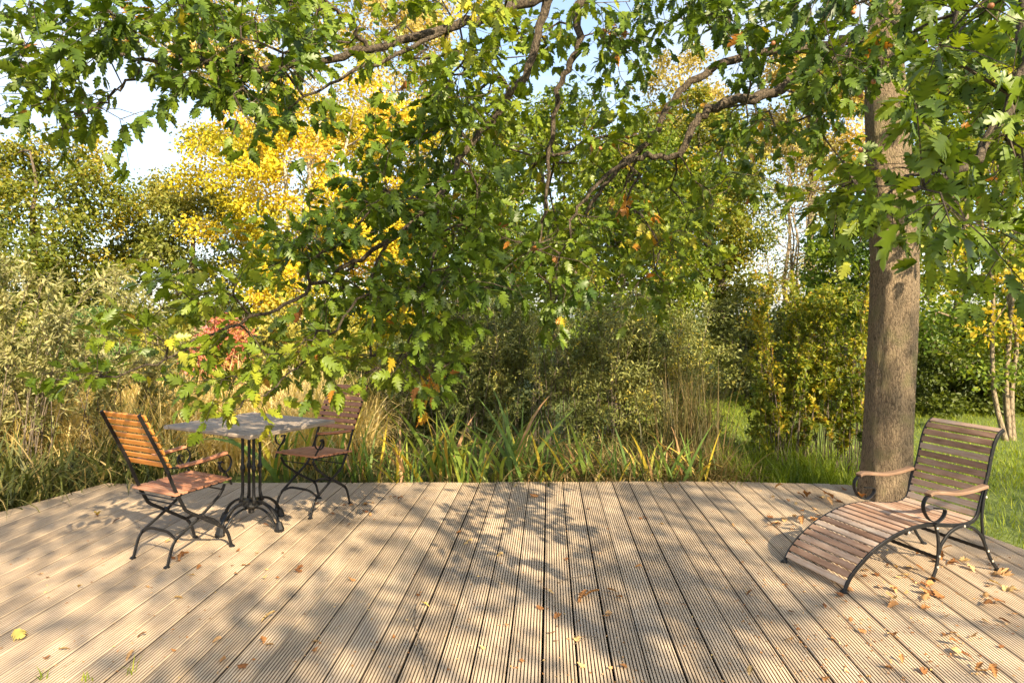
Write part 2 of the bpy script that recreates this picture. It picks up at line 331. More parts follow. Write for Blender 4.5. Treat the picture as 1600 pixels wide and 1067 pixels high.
# ------------------------------------------------------------------ branch growth: join each target to the nearest point already grown
class Skeleton:
    def __init__(s): s.P = []; s.par = []; s.cnt = []; s.fix = []; s.chains = []
    def polyline(s, pts, radii, parent=-1):
        ids = []
        for i, (p, r) in enumerate(zip(pts, radii)):
            s.P.append(np.asarray(p, float)); s.par.append(parent if i == 0 else ids[-1]); s.cnt.append(0); s.fix.append(r); ids.append(len(s.P) - 1)
        return ids
    def grow(s, targets, rng, step=0.35, sag=0.06, jit=0.05, rise=0.0, minr=0.0):
        arr = np.array(s.P); order = np.argsort([np.min(np.linalg.norm(arr - t, axis=1)) for t in targets])
        buf = np.zeros((len(s.P) + len(targets) * 14, 3)); n = len(s.P); buf[:n] = arr; tips = []
        for ti in order:
            t = targets[ti]; dv = buf[:n] - t; d = np.linalg.norm(dv, axis=1)
            cost = d + rise * np.maximum(0, dv[:, 2])      # prefer a lower attachment for upright trees
            j = int(np.argmin(cost)); L = d[j]
            if L < 0.02: continue
            k = int(np.clip(round(L / step), 2, 12)); a = buf[j].copy(); ch = [j]
            side = rng.normal(0, jit * L, 3)
            prev = j
            for q in range(1, k + 1):
                u = q / k; p = a + (t - a) * u + side * math.sin(math.pi * u) + rng.normal(0, jit * .25 * step, 3) * (u < 1)
                p[2] += sag * L * math.sin(math.pi * u)
                s.P.append(p); s.par.append(prev); s.cnt.append(0); s.fix.append(0); buf[n] = p; prev = n; ch.append(n); n += 1
            s.chains.append(ch); tips.append((ti, prev))
        for ti, e in tips:
            while e >= 0: s.cnt[e] += 1; e = s.par[e]
        return tips
    def radius(s, i, r0, ex=0.5): return r0 * max(1, s.cnt[i]) ** ex
    def tubes(s, mb, r0, ex=0.5, sides=4, cap=None, rmax=9):
        for ch in s.chains:
            P = [s.P[i] for i in ch]; R = [min(rmax, s.radius(i, r0, ex)) for i in ch]; R[0] = min(R[0], R[1] * 1.15); R[-1] *= .6
            mb.tube(P, R, sides if max(R) > .006 else 3, cap=False)

# ------------------------------------------------------------------ setting: ground
def make_ground():
    xs = np.concatenate([np.linspace(-900, -40, 8), np.linspace(-30, 30, 61), np.linspace(40, 900, 8)])
    ys = np.concatenate([np.linspace(-600, -30, 6), np.linspace(-20, 45, 66), np.linspace(60, 1200, 10)])
    V = []; 
    for y in ys:
        for x in xs:
            z = GZ
            if abs(x) < 35 and -25 < y < 50:
                z += 0.03 * math.sin(x * .9 + y * .4) + 0.025 * math.sin(y * 1.1 - x * .5)
                if -6.5 < x < 4.5 and -1 < y < 7: z = min(z, GZ - .06)
            V.append((x, y, z))
    nx = len(xs); F = [(j * nx + i, j * nx + i + 1, (j + 1) * nx + i + 1, (j + 1) * nx + i) for j in range(len(ys) - 1) for i in range(nx - 1)]
    o = link('ground', fast_mesh('ground', V, F, smooth=True), M['ground']); tag(o, 'green garden ground reaching back under the trees', kind='structure')
make_ground()

# ------------------------------------------------------------------ setting: the deck, board by board
PA = math.atan2(58, FPX)                                   # boards run slightly to the right of straight ahead
pd = np.array([math.sin(PA), math.cos(PA)]); pl = np.array([math.cos(PA), -math.sin(PA)])
DECK = [(-3.66, 6.156), (1.985, 6.23), (3.03, 6.11), (3.92, 0.6), (-5.36, 0.6)]      # outline, clockwise
def span(lat):                                             # where a board line at lateral offset lat enters and leaves the outline
    lo, hi = -99, 99
    for a, b in zip(DECK, DECK[1:] + DECK[:1]):
        a, b = np.array(a), np.array(b); e = b - a; nrm = np.array([e[1], -e[0]])      # inward normal for clockwise order
        p0 = pl * lat; den = nrm @ pd; num = nrm @ (a - p0)
        if abs(den) < 1e-6: continue
        t = num / den
        if den > 0: lo = max(lo, t)
        else: hi = min(hi, t)
    return lo, hi
def make_deck():
    root = empty('deck'); root.rotation_euler = (0, 0, -PA)
    tag(root, 'broad timber deck of grooved pale boards with a diagonal outer edge', 'deck', kind='structure')
    BW, PITCH, TH = 0.1405, 0.150, 0.028
    ng = 9; gp = BW / (ng + 0.35); rnd = np.random.default_rng(3)
    base = []; 
    e = (BW - ng * gp) / 2 + gp * .5
    base += [(0.0008, -.0022), (0.0028, 0)]
    for k in range(ng):
        c = e + k * gp
        base += [(c - .0029, 0), (c - .0025, -.0125), (c + .0025, -.0125), (c + .0029, 0)]
    base += [(BW - .0028, 0), (BW - .0008, -.0022)]
    prof = [(0, -TH)] + [(0, -.0055)] + base + [(BW, -.0055)] + [(BW, -TH)]
    scr = []
    for k in range(-40, 36):
        x0 = k * PITCH - 0.025
        s0, s1 = span(x0 + .002), span(x0 + BW - .002)
        if min(s0[1] - s0[0], s1[1] - s1[0]) < .05: continue
        dz = rnd.normal(0, .0012); dx = rnd.normal(0, .0008); V = []
        for (x, z) in prof:
            lo, hi = span(x0 + x); V += [(x0 + x + dx, lo, z + dz), (x0 + x + dx, hi + rnd.normal(0, .0), z + dz)]
        n = len(prof); over = rnd.uniform(-.006, .012)
        for i in range(n): V[2 * i + 1] = (V[2 * i + 1][0], V[2 * i + 1][1] + over, V[2 * i + 1][2])
        F = [(2 * i, 2 * i + 1, 2 * ((i + 1) % n) + 1, 2 * ((i + 1) % n)) for i in range(n)]
        F += [tuple(2 * i for i in range(n)), tuple(2 * i + 1 for i in range(n))[::-1]]
        me = bpy.data.meshes.new('plank'); me.from_pydata(V, [], F); me.update()
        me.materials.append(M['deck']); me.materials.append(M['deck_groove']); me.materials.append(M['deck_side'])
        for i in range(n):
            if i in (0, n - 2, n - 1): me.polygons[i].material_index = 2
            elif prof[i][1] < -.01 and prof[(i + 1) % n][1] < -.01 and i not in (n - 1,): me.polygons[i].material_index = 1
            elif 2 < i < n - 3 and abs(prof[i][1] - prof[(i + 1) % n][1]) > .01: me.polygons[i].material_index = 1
        link('plank', me, M['deck'], root)
        for jy in np.arange(1.0, 6.2, .42):
            for sx in (0.030, BW - 0.030):
                lo, hi = span(x0 + sx)
                if lo < jy < hi - .03: scr.append((x0 + sx + rnd.normal(0, .003), jy + rnd.normal(0, .006), dz))
    # screw heads, too small to pick apart singly
    V, F = [], []
    for (x, y, z) in scr:
        b = len(V); V += [(x + .0042 * math.cos(a), y + .0042 * math.sin(a), z + .0008) for a in np.arange(6) * math.pi / 3]; F.append(tuple(range(b, b + 6)))
    o = link('screw_heads', fast_mesh('screw_heads', V, F), M['bolt'], root); o['kind'] = 'stuff'
    for jy in np.arange(1.0, 6.2, .42):                     # joists below, crossing the boards
        mb = MB(); xs = []
        for lat in np.arange(-5.6, 4.2, .02):
            lo, hi = span(lat)
            if lo + .04 < jy < hi - .08: xs.append(lat)
        if len(xs) > 2:
            mb.bar([(xs[0], jy, -.075), (xs[-1], jy, -.075)], (0, 0, 1), .09, .045); mb.build('joist', M['dark'], root)
    ed = []
    rot = lambda p: (p @ pl, p @ pd)
    c = np.mean(np.array(DECK), 0)
    for a, b in zip(DECK, DECK[1:] + DECK[:1]):
        a2, b2 = [np.array(q) + (c - np.array(q)) * .006 for q in (a, b)]
        (ax, ay), (bx, by) = rot(a2), rot(b2)
        mb = MB(); mb.bar([(ax, ay, -.082), (bx, by, -.082)], (0, 0, 1), .10, .03); mb.build('fascia_board', M['deck'], root)
    return root
make_deck()

# ------------------------------------------------------------------ leaves on twigs
def clump_leaves(rng, centres, r, n, size, tint0, tvar, tmpl, flat=0.75, up=0.7, heart=None, droop=0.0):
    """n leaves round each centre; facing mostly up and outward"""
    m = len(centres); C = np.repeat(np.asarray(centres), n, 0); k = m * n
    rr = np.repeat(np.broadcast_to(r, (m,)), n)[:, None]
    off = rng.normal(0, 1, (k, 3)); off = unit(off) * (rng.uniform(0.05, 1, (k, 1)) ** 0.55) * rr; off[:, 2] *= flat
    pos = C + off
    nr = rng.normal(0, .65, (k, 3)); nr[:, 2] += up; nr += .45 * unit(off)
    if heart is not None: nr += .35 * unit(pos - heart)
    d = rng.normal(0, 1, (k, 3)) + .6 * unit(off); d[:, 2] -= .35 + droop
    sz = size * rng.uniform(.6, 1.25, k)
    t = np.clip(np.repeat(np.broadcast_to(tint0, (m,)), n) + rng.normal(0, tvar, k), 0, 1)
    return scatter(tmpl, pos, d, nr, sz, t)

def tree(name, label, base, lobes, n_clump, per, leaf, mat, bark, trunk_r, seed, clump_r=0.45, tint=0.5, tvar=0.12, cvar=0.15, tmpl=None, top=None,
         cat='tree', group=None, stems=1, r0=0.007, rise=0.5, flat=0.7, shell=0.45, droop=0.0, tint_top=0.0, spread=0.25, sides=5):
    """tapered trunk, limbs grown towards leaf clumps spread through the crown lobes, leaf-sized faces"""
    rng = np.random.default_rng(seed); tmpl = tmpl or KITE
    root = empty(name, (base[0], base[1], GZ)); tag(root, label, cat, group)
    o0 = np.array([base[0], base[1], GZ])
    vol = np.array([l[3] * l[4] * l[5] for l in lobes]); pick = rng.choice(len(lobes), n_clump, p=vol ** .8 / np.sum(vol ** .8))
    L = np.array(lobes)[pick]
    q = unit(rng.normal(0, 1, (n_clump, 3))) * (rng.uniform(shell ** 3, 1, (n_clump, 1)) ** (1 / 3))
    C = L[:, :3] + q * L[:, 3:] - o0
    C[:, 2] = np.maximum(C[:, 2], .12)
    heart = np.average(np.array(lobes)[:, :3], axis=0, weights=vol) - o0
    ztop = (top if top else max(l[2] + l[5] * .75 for l in lobes)) - o0[2]
    sk = Skeleton(); mbt = MB()
    for s_ in range(stems):
        az = rng.uniform(0, 6.28); off = np.array([math.cos(az), math.sin(az), 0]) * spread * (stems > 1)
        K = 9; P = []
        for i in range(K):
            u = i / (K - 1); p = np.array([0, 0, -.1]) * (1 - u) + u * np.array([heart[0], heart[1], ztop])
            p = p + off * (.3 + ztop * .45 * u) + np.array([rng.normal(0, .03), rng.normal(0, .03), 0]) * ztop * .3 * (i > 0); P.append(p)
        P = catmull(P, 3); R = trunk_r * (1 - .88 * np.linspace(0, 1, len(P))) ; R[0] *= 1.35; R[1] *= 1.12
        if ztop > .9 or stems > 1: mbt.tube(P, R, 8, cap=False)
        sk.polyline(P, R)
    sk.grow(C, rng, step=.5, sag=.05, jit=.10, rise=rise)
    if mbt.n: mbt.build('trunk', bark, root, smooth=True)
    mb = MB(); sk.tubes(mb, r0, .5, sides, rmax=trunk_r * .6); 
    bo = mb.build('branches', bark, root, smooth=True); bo['kind'] = 'stuff'
    if per:
        zz = (C[:, 2] - C[:, 2].min()) / max(.01, np.ptp(C[:, 2]))
        t0 = tint + rng.normal(0, cvar, n_clump) + tint_top * (zz - .5)
        V, F, tt = clump_leaves(rng, C, clump_r * rng.uniform(.7, 1.25, n_clump), per, leaf, t0, tvar, tmpl, flat=flat, heart=heart, droop=droop)
        cr_ = link('crown', fast_mesh('crown', V, F, tt), mat, root); cr_['kind'] = 'stuff'
    return root

def lobe(x0, y0, x1, y1, Y, ry=None):                      # a crown lobe that spans this window of the view at distance Y
    a, b = W(x0, y1, Y), W(x1, y0, Y); c = (a + b) / 2; rx, rz = (b[0] - a[0]) / 2, (b[2] - a[2]) / 2
    return (c[0], Y, c[2], rx, ry or max(.5, min(rx, rz) * .9), rz)

# ------------------------------------------------------------------ the big oak over the deck
def make_oak():
    rng = np.random.default_rng(11)
    bx, by = 3.12, 5.66
    root = empty('oak_tree', (bx, by, 0)); O = np.array([bx, by, 0])
    tag(root, 'large oak whose grey trunk stands at the deck corner behind the slatted lounger', 'tree')
    # trunk with flare, slight lean and ridged bark
    ctrl = catmull([W(1386, 800, 5.66) - O, W(1388, 690, 5.66) - O, W(1393, 560, 5.66) - O, W(1396, 420, 5.66) - O, W(1388, 250, 5.66) - O, W(1383, 110, 5.66) - O, W(1384, 0, 5.7) - O, np.array([.06, .1, 5.2]), np.array([.1, .0, 6.6]), np.array([-.05, -.2, 8.2])], 12)
    zc = ctrl[:, 2]; R = np.interp(zc, [-.12, .15, .8, 2.0, 3.2, 4.1, 5.2, 6.6, 8.2], [.215, .192, .182, .178, .158, .118, .095, .06, .025])
    ns = 56; V = []
    for i, p in enumerate(ctrl):
        for j in range(ns):
            a = j * 2 * math.pi / ns
            r = R[i] * (1 + .035 * math.sin(3 * a + 1.3 * p[2]) + .022 * math.sin(7 * a + 2.1 * p[2] + 1) + .012 * math.sin(17 * a + 5 * math.sin(p[2] * 2.2)) + rng.normal(0, .010))
            if p[2] < .3: r *= 1 + .10 * max(0, .3 - p[2]) / .3 * math.sin(5 * a + .6)
            V.append((p[0] + r * math.cos(a), p[1] + r * math.sin(a), p[2]))
    F = [(i * ns + j, i * ns + (j + 1) % ns, (i + 1) * ns + (j + 1) % ns, (i + 1) * ns + j) for i in range(len(ctrl) - 1) for j in range(ns)]
    tr = link('trunk', fast_mesh('trunk', V, F, smooth=True), M['oak_bark'], root)
    # main limbs: (pixel, pixel, distance) traced at their own distances, thick end first
    def pts(l): return [W(*a) - O for a in l]
    tp = lambda z: np.array([np.interp(z, zc, ctrl[:, 0]), np.interp(z, zc, ctrl[:, 1]), z])
    limbs = [
        ([tp(3.75)] + pts([(1335, 58, 5.45), (1298, 74, 5.3), (1200, 80, 5.1), (1120, 105, 5.0), (1060, 145, 4.95), (1020, 212, 4.9), (960, 272, 4.85), (915, 335, 4.8)]), .052, .012),
        ([tp(3.55)] + pts([(1318, 88, 5.4), (1262, 112, 5.1), (1200, 150, 4.9), (1130, 160, 4.8), (1088, 190, 4.75), (1060, 240, 4.7), (1000, 246, 4.7), (940, 282, 4.65), (890, 345, 4.6)]), .058, .010),
        ([tp(4.6), np.array([1.9, 5.1, 4.45]) - O, np.array([1.0, 4.6, 4.0]) - O] + pts([(862, -12, 4.35), (780, 20, 4.2), (700, 45, 4.1), (580, 78, 4.0), (440, 104, 3.9), (320, 100, 3.8), (222, 92, 3.7), (150, 84, 3.6)]), .055, .007),
        (pts([(862, -12, 4.35), (832, 90, 4.35), (782, 170, 4.4), (735, 225, 4.4), (690, 300, 4.3), (610, 372, 4.1), (520, 432, 3.95), (430, 482, 3.8), (320, 527, 3.7), (228, 577, 3.6), (80, 592, 3.5)]), .030, .004),
        (pts([(700, 45, 4.1), (620, 88, 3.95), (530, 122, 3.8), (450, 170, 3.7)]), .016, .006),
        (pts([(575, 80, 4.0), (552, 42, 3.9), (515, 8, 3.8), (470, -40, 3.7)]), .014, .008),
        ([tp(4.9), np.array([1.9, 5.2, 4.75]) - O] + pts([(935, -30, 4.9), (905, 70, 4.9), (878, 130, 4.95), (862, 215, 5.0), (850, 330, 5.0), (842, 430, 5.0)]), .050, .006),
        (pts([(222, 92, 3.7), (212, 120, 3.65), (170, 150, 3.6), (130, 176, 3.55), (60, 168, 3.5)]), .009, .004),
        (pts([(610, 372, 4.1), (560, 470, 3.9), (490, 550, 3.7), (420, 610, 3.55), (365, 640, 3.5)]), .010, .003),
        (pts([(690, 300, 4.3), (680, 400, 4.2), (655, 500, 4.1), (610, 590, 4.0)]), .012, .004),
        ([tp(4.2), np.array([2.9, 4.6, 3.9]) - O, np.array([2.3, 3.4, 3.3]) - O, np.array([1.85, 2.45, 2.75]) - O] + pts([(1575, 170, 2.2), (1500, 262, 2.0), (1430, 300, 1.9)]), .05, .004),
        ([tp(5.0), np.array([4.6, 4.2, 5.4]) - O, np.array([5.6, 2.6, 5.5]) - O], .055, .015),
    ]
    sk = Skeleton()
    for P, ra, rb in limbs:
        Q = catmull(P, 6); Q[1:-1] += rng.normal(0, .010, Q[1:-1].shape)
        Rr = ra + (rb - ra) * np.linspace(0, 1, len(Q)) ** .8
        mb = MB(); mb.tube(Q, Rr * rng.uniform(.92, 1.08, len(Q)), 9, cap=False); mb.build('limb', M['limb_bark'], root, smooth=True)
        sk.polyline(Q, Rr)
    # spray targets: windows of the view with a range of distances; the sprays fill real volumes
    regions = [  # x0, y0, x1, y1, Ymin, Ymax, count
        (10, -10, 235, 110, 3.2, 4.1, 22), (30, 120, 220, 205, 3.3, 3.9, 9), (240, -30, 480, 130, 3.2, 4.6, 42), (270, 130, 480, 200, 3.3, 4.4, 8),
        (440, -30, 760, 120, 3.4, 5.2, 34), (560, 130, 780, 300, 3.6, 5.2, 38), (470, 290, 760, 480, 3.6, 5.0, 70), (560, 460, 730, 600, 3.6, 4.6, 24),
        (360, 350, 500, 450, 3.5, 4.6, 9), (220, 430, 520, 540, 3.4, 4.2, 17), (290, 530, 560, 585, 3.3, 4.1, 10), (60, 560, 170, 590, 3.3, 3.7, 3),
        (750, 10, 1000, 180, 4.4, 6.5, 34), (760, 180, 1150, 330, 4.5, 7.2, 60), (760, 330, 1120, 450, 4.2, 7.0, 50), (760, 440, 1010, 490, 4.0, 6.0, 12),
        (1000, -20, 1230, 120, 3.6, 6.0, 22), (1150, 100, 1350, 300, 4.2, 6.5, 24), (1230, -30, 1400, 130, 3.0, 5.0, 26), (1290, 210, 1420, 350, 2.6, 4.2, 8), (280, 590, 460, 625, 3.4, 3.9, 4),
        (1420, -40, 1640, 180, 1.9, 4.0, 26), (1440, 190, 1650, 370, 1.6, 2.6, 12), (1430, 20, 1650, 330, 3.5, 6.0, 16), (720, -80, 1400, 20, 3.2, 5.5, 30),
    ]
    T = []
    for x0, y0, x1, y1, ya, yb, n in regions:
        for _ in range(n): T.append(W(rng.uniform(x0, x1), rng.uniform(y0, y1), rng.uniform(ya, yb)) - O)
    T = np.array(T); nvis = len(T)
    tips = sk.grow(T, rng, step=.22, sag=.05, jit=.12)
    par = np.array(sk.par); SP = np.array(sk.P)
    mb = MB(); sk.tubes(mb, .0030, .45, 5, rmax=.03)
    # leaves: side twigs off the last stretch of every chain, leaves set alternately, clustered at the tip
    pos, dr, nr, sz, tn = [], [], [], [], []
    up = np.array([0, 0, 1.])
    def twig_leaves(a, b, n, tint):
        ax = unit(b - a)
        for k in range(n):
            u = rng.uniform(.25, 1.0) if k > 2 else 1.0
            p = a + (b - a) * u; az = rng.normal(0, 1, 3); az -= ax * az.dot(ax)
            d = unit(ax * rng.uniform(.3, 1.0) + unit(az) * rng.uniform(.5, 1.1) + np.array([0, 0, -.35]))
            pos.append(p + d * .012); dr.append(d); nr.append(unit(up * .9 + rng.normal(0, .55, 3)))
            sz.append(rng.uniform(.060, .120)); tn.append(np.clip(tint + rng.normal(0, .10), 0, .86))
    for ti, e in tips:
        p1 = SP[e]; p0 = SP[par[e]]; ax = unit(p1 - p0)
        patch = .41 + .17 * math.sin(p1[0] * 1.7 + p1[2] * 2.3) + rng.normal(0, .08)
        if (p1 + O)[1] < 3.3 and (p1 + O)[0] > .8: patch -= .16  # near right leaves: their shade is painted in as a darker tint
        turned = rng.uniform() < .018
        ends = [(p0, p1)]
        for _ in range(rng.integers(2, 5)):
            sd = rng.normal(0, 1, 3); sd -= ax * sd.dot(ax); st = p0 + (p1 - p0) * rng.uniform(-.3, .95)
            en = st + unit(ax * .6 + unit(sd) + np.array([0, 0, -.25])) * rng.uniform(.12, .30)
            md = (st + en) / 2 + np.array([0, 0, .012]); mb.tube([st, md, en], [.0026, .002, .0013], 3, cap=False); ends.append((st, en))
        for a, b in ends:
            n0 = len(tn); twig_leaves(a, b, int(rng.integers(4, 8)), patch)
            if turned:
                for i in range(n0, len(tn)): tn[i] = np.clip(rng.normal(.94, .03), .88, 1)
    tn = np.array(tn); odd = rng.uniform(size=len(tn)); tn[odd < .014] = rng.uniform(.88, 1, np.sum(odd < .014))
    pos, dr, nr, sz = map(np.array, (pos, dr, nr, sz))
    mb2 = mb.build('twigs', M['limb_bark'], root); mb2['kind'] = 'stuff'
    # the 300 leaves that show largest are parts of their own
    wp = pos + O + dr * sz[:, None] * .5; px = 800 + FPX * wp[:, 0] / wp[:, 1]; py = HOR - FPX * (wp[:, 2] - EYE) / wp[:, 1]
    inside = (px > 5) & (px < 1595) & (py > 5) & (py < 1060)
    show = np.where(inside, sz / wp[:, 1], 0); big = np.argsort(-show)[:300]
    isbig = np.zeros(len(sz), bool); isbig[big] = True
    cache = {}
    D = unit(dr); Nn = unit(nr - D * np.sum(nr * D, 1, keepdims=True)); Rt = np.cross(D, Nn)
    for i in big:
        key = (int(i) % 4, int(round(tn[i] * 12)))
        if key not in cache:
            Tv, Tf = OAK[key[0]]; me = fast_mesh('leaf', Tv, Tf, np.full(len(Tv), key[1] / 12.)); me.materials.append(M['oak_leaf']); cache[key] = me
        o = link('leaf', cache[key], None, root)
        o.matrix_local = Matrix(np.vstack([np.column_stack([Rt[i] * sz[i], D[i] * sz[i], Nn[i] * sz[i], pos[i]]), [0, 0, 0, 1]]).tolist())
    parts = []
    rest = np.where(~isbig)[0]
    for v in range(4):
        s_ = rest[rest % 4 == v]; parts.append(scatter(OAK[v], pos[s_], dr[s_], nr[s_], sz[s_], tn[s_]))
    V, F, tt = join(parts); c = link('foliage', fast_mesh('foliage', V, F, tt), M['oak_leaf'], root); c['kind'] = 'stuff'
    # oak galls / acorns: small brown balls hanging among the near leaves
    for (x, y, Y) in [(1333, 20, 3.2), (1208, 68, 3.4), (1365, 128, 3.0), (1345, 150, 3.1), (1548, 10, 2.4), (1345, 235, 3.0), (1318, 262, 3.0), (938, 232, 4.4)]:
        m = MB(); c0 = W(x, y, Y) - O; P = [c0 + np.array([0, 0, dz]) for dz in (-.011, -.008, 0, .008, .011)]; m.tube(P, [.002, .009, .012, .009, .002], 8); m.build('oak_gall', M['acorn'], root, smooth=True)
    # upper crown, above and behind the frame: it throws the dappled shade
    T2 = []
    for (cx, cy, cz, rx, ry, rz, n) in [(3.0, 4.6, 6.6, 2.2, 2.2, 1.5, 34), (4.6, 3.6, 6.0, 1.8, 2.2, 1.3, 18)]:
        q = unit(rng.normal(0, 1, (n, 3))) * rng.uniform(.3, 1, (n, 1)) ** .5; T2 += list(np.array([cx, cy, cz]) + q * np.array([rx, ry, rz]) - O)
    sk.chains = []
    T2 = np.array(T2); sk.grow(T2, rng, step=.5, sag=.06, jit=.10)
    m = MB(); sk.tubes(m, .006, .45, 5, rmax=.03); b2 = m.build('upper_branches', M['oak_bark'], root); b2['kind'] = 'stuff'
    V, F, tt = clump_leaves(rng, T2, rng.uniform(.35, .6, len(T2)), 46, .14, np.clip(rng.normal(.4, .15, len(T2)), 0, .85), .1, OVAL, flat=.55)
    c = link('upper_foliage', fast_mesh('upper_foliage', V, F, tt), M['oak_leaf'], root); c['kind'] = 'stuff'
    return root
make_oak()

# ------------------------------------------------------------------ trees and shrubs behind
tree('dense_tree', 'dense dark green tree at the far left edge under the open sky', (W(60, 600, 15)[0], 15), [lobe(-110, 195, 205, 560, 15, 2.0), lobe(-60, 300, 160, 620, 14.2, 1.4)], 150, 260, .105, M['dark_leaf'], M['bark'], .16, 21, .52, .50, .15, .18, tint_top=.4)
tree('olive_tree', 'olive green tree between the dark tree and the yellow tree', (W(290, 600, 17)[0], 17), [lobe(190, 245, 420, 600, 17, 1.7)], 120, 240, .10, M['olive_leaf'], M['bark'], .14, 22, .5, .62, .15, .18, tint_top=.3)
tree('yellow_birch', 'bright golden yellow tree with pale stems behind the bistro table', (W(450, 600, 15.5)[0], 15.5), [lobe(285, 110, 700, 460, 15.5, 1.9), lobe(380, 300, 660, 560, 15, 1.4)], 190, 260, .095, M['yellow_leaf'], M['pale_bark'], .11, 23, .5, .5, .16, .2, stems=3, r0=.006)
tree('tall_yellow_tree', 'tall pale yellow tree rising out of the frame behind the golden one', (W(470, 600, 21)[0], 21), [lobe(245, -160, 720, 330, 21, 3.0)], 150, 220, .13, M['cream_leaf'], M['pale_bark'], .2, 24, .7, .5, .16, .2)
tree('green_tree', 'mid green tree behind the middle of the deck with small dense leaves', (W(880, 600, 15)[0], 15), [lobe(730, 150, 1010, 480, 15, 1.8), lobe(640, 300, 840, 520, 14, 1.3)], 140, 260, .095, M['green_leaf'], M['bark'], .15, 25, .48, .45, .15, .18)
tree('ivy_tree', 'dark green tree with an ivy covered trunk beside the bare grey tree', (W(1140, 600, 16)[0], 16), [lobe(960, 130, 1200, 500, 16, 1.8), lobe(1110, 260, 1185, 590, 16, .5)], 160, 260, .095, M['dark_leaf'], M['bark'], .2, 26, .45, .55, .15, .2)
tree('alder_tree', 'leafy green tree just behind the sallow shrub', (W(960, 640, 12.5)[0], 12.5), [lobe(800, 300, 1130, 500, 12.5, 1.2), lobe(900, 200, 1120, 380, 13, 1.1)], 150, 220, .08, M['green_leaf'], M['bark'], .10, 44, .38, .5, .15, .2)
tree('hornbeam_tree', 'yellowing olive tree behind the dense middle oak sprays', (W(680, 640, 18)[0], 18), [lobe(560, 170, 800, 520, 18, 1.8)], 120, 200, .11, M['olive_leaf'], M['bark'], .15, 45, .5, .55, .15, .2)
tree('grey_poplar', 'thin grey green tree behind the bare tree', (W(1230, 640, 21)[0], 21), [lobe(1120, 190, 1350, 500, 21, 1.6)], 90, 45, .10, M['willow_leaf'], M['tan_bark'], .10, 48, .55, .75, .15, .2, r0=.006, shell=.1)
tree('far_poplar', 'far tall yellowish tree showing above the middle of the wood', (W(1070, 600, 27)[0], 27), [lobe(1000, 55, 1130, 420, 27, 1.6)], 70, 220, .15, M['cream_leaf'], M['bark'], .2, 27, .6, .3, .12, .15)
tree('sunlit_tree', 'pale yellow tree just left of the oak trunk beyond the bare tree', (W(1270, 600, 23)[0], 23), [lobe(1170, 70, 1370, 300, 23, 2.0)], 80, 220, .14, M['cream_leaf'], M['bark'], .2, 28, .6, .4, .14, .2)
tree('bare_tree', 'bare grey tree with thin upright branches against the white sky', (W(1250, 600, 17)[0], 17), [lobe(1160, 205, 1340, 500, 17, 1.2)], 420, 12, .055, M['twig_leaf'], M['tan_bark'], .045, 29, .3, .4, .15, .15, stems=5, r0=.0038, rise=1.2, shell=.05, spread=.12)
tree('green_hazel', 'fresh green tree directly left of the oak trunk', (W(1330, 600, 11.5)[0], 11.5), [lobe(1255, 330, 1400, 520, 11.5, .9)], 60, 180, .085, M['lime_leaf'], M['bark'], .06, 30, .33, .25, .12, .15, stems=3)
tree('maple_tree', 'yellow green tree on two pale crossing stems at the right edge', (W(1580, 690, 8.9)[0], 8.9), [lobe(1430, 330, 1660, 590, 9.2, 1.1), lobe(1420, 20, 1690, 360, 10, 1.5)], 130, 140, .08, M['lime_leaf'], M['tan_bark'], .034, 31, .36, .62, .15, .2, stems=4, spread=.2)
tree('backdrop_tree', 'green tree filling the gap right of the oak trunk', (W(1490, 600, 15)[0], 15), [lobe(1380, 60, 1680, 520, 15, 1.6)], 90, 200, .10, M['lime_leaf'], M['bark'], .13, 32, .5, .45, .15, .2)
tree('holly_hedge', 'dark evergreen hedge along the lawn at the right', (W(1530, 690, 11.5)[0], 11.5), [lobe(1400, 490, 1560, 690, 11.5, .8), lobe(1500, 470, 1700, 690, 11.8, .8)], 130, 220, .075, M['dark_leaf'], M['bark'], .05, 33, .3, .22, .1, .1, cat='hedge', stems=5)
tree('willow_shrub', 'dusky grey green willow shrub behind the middle of the deck', (W(740, 740, 9.0)[0], 9.0), [lobe(600, 490, 880, 740, 9.0, .9), lobe(690, 440, 850, 600, 9.3, .7)], 240, 170, .060, M['willow_leaf'], M['bark'], .025, 35, .26, .32, .12, .16, cat='shrub', tmpl=SLIM, stems=6, r0=.003)
tree('sallow_shrub', 'lighter grey green sallow shrub to the right of the dusky willow', (W(985, 740, 8.4)[0], 8.4), [lobe(850, 510, 1130, 740, 8.4, .8), lobe(880, 450, 1100, 620, 8.8, .6)], 240, 150, .058, M['willow_leaf'], M['bark'], .022, 36, .24, .58, .14, .18, cat='shrub', tmpl=SLIM, stems=6, r0=.003)
tree('small_conifer', 'small feathery green conifer behind the pale willow shrub', (W(140, 640, 9.5)[0], 9.5), [lobe(80, 480, 200, 600, 9.5, .5)], 60, 220, .06, M['conifer_leaf'], M['bark'], .04, 38, .2, .5, .15, .15, cat='conifer', flat=.35, tmpl=SLIM)
tree('pink_shrub', 'shrub with pink and red autumn leaves seen through the oak sprays', (W(335, 640, 11)[0], 11), [lobe(295, 480, 385, 620, 11, .5)], 40, 160, .065, M['pink_leaf'], M['bark'], .03, 39, .24, .5, .2, .2, cat='shrub', stems=3)
tree('gold_shrub', 'yellow green shrub low under the golden tree', (W(430, 640, 12.5)[0], 12.5), [lobe(360, 470, 560, 640, 12.5, .9), lobe(190, 500, 320, 640, 12.5, .8)], 110, 180, .08, M['olive_leaf'], M['bark'], .04, 40, .32, .85, .15, .2, cat='shrub', stems=5)
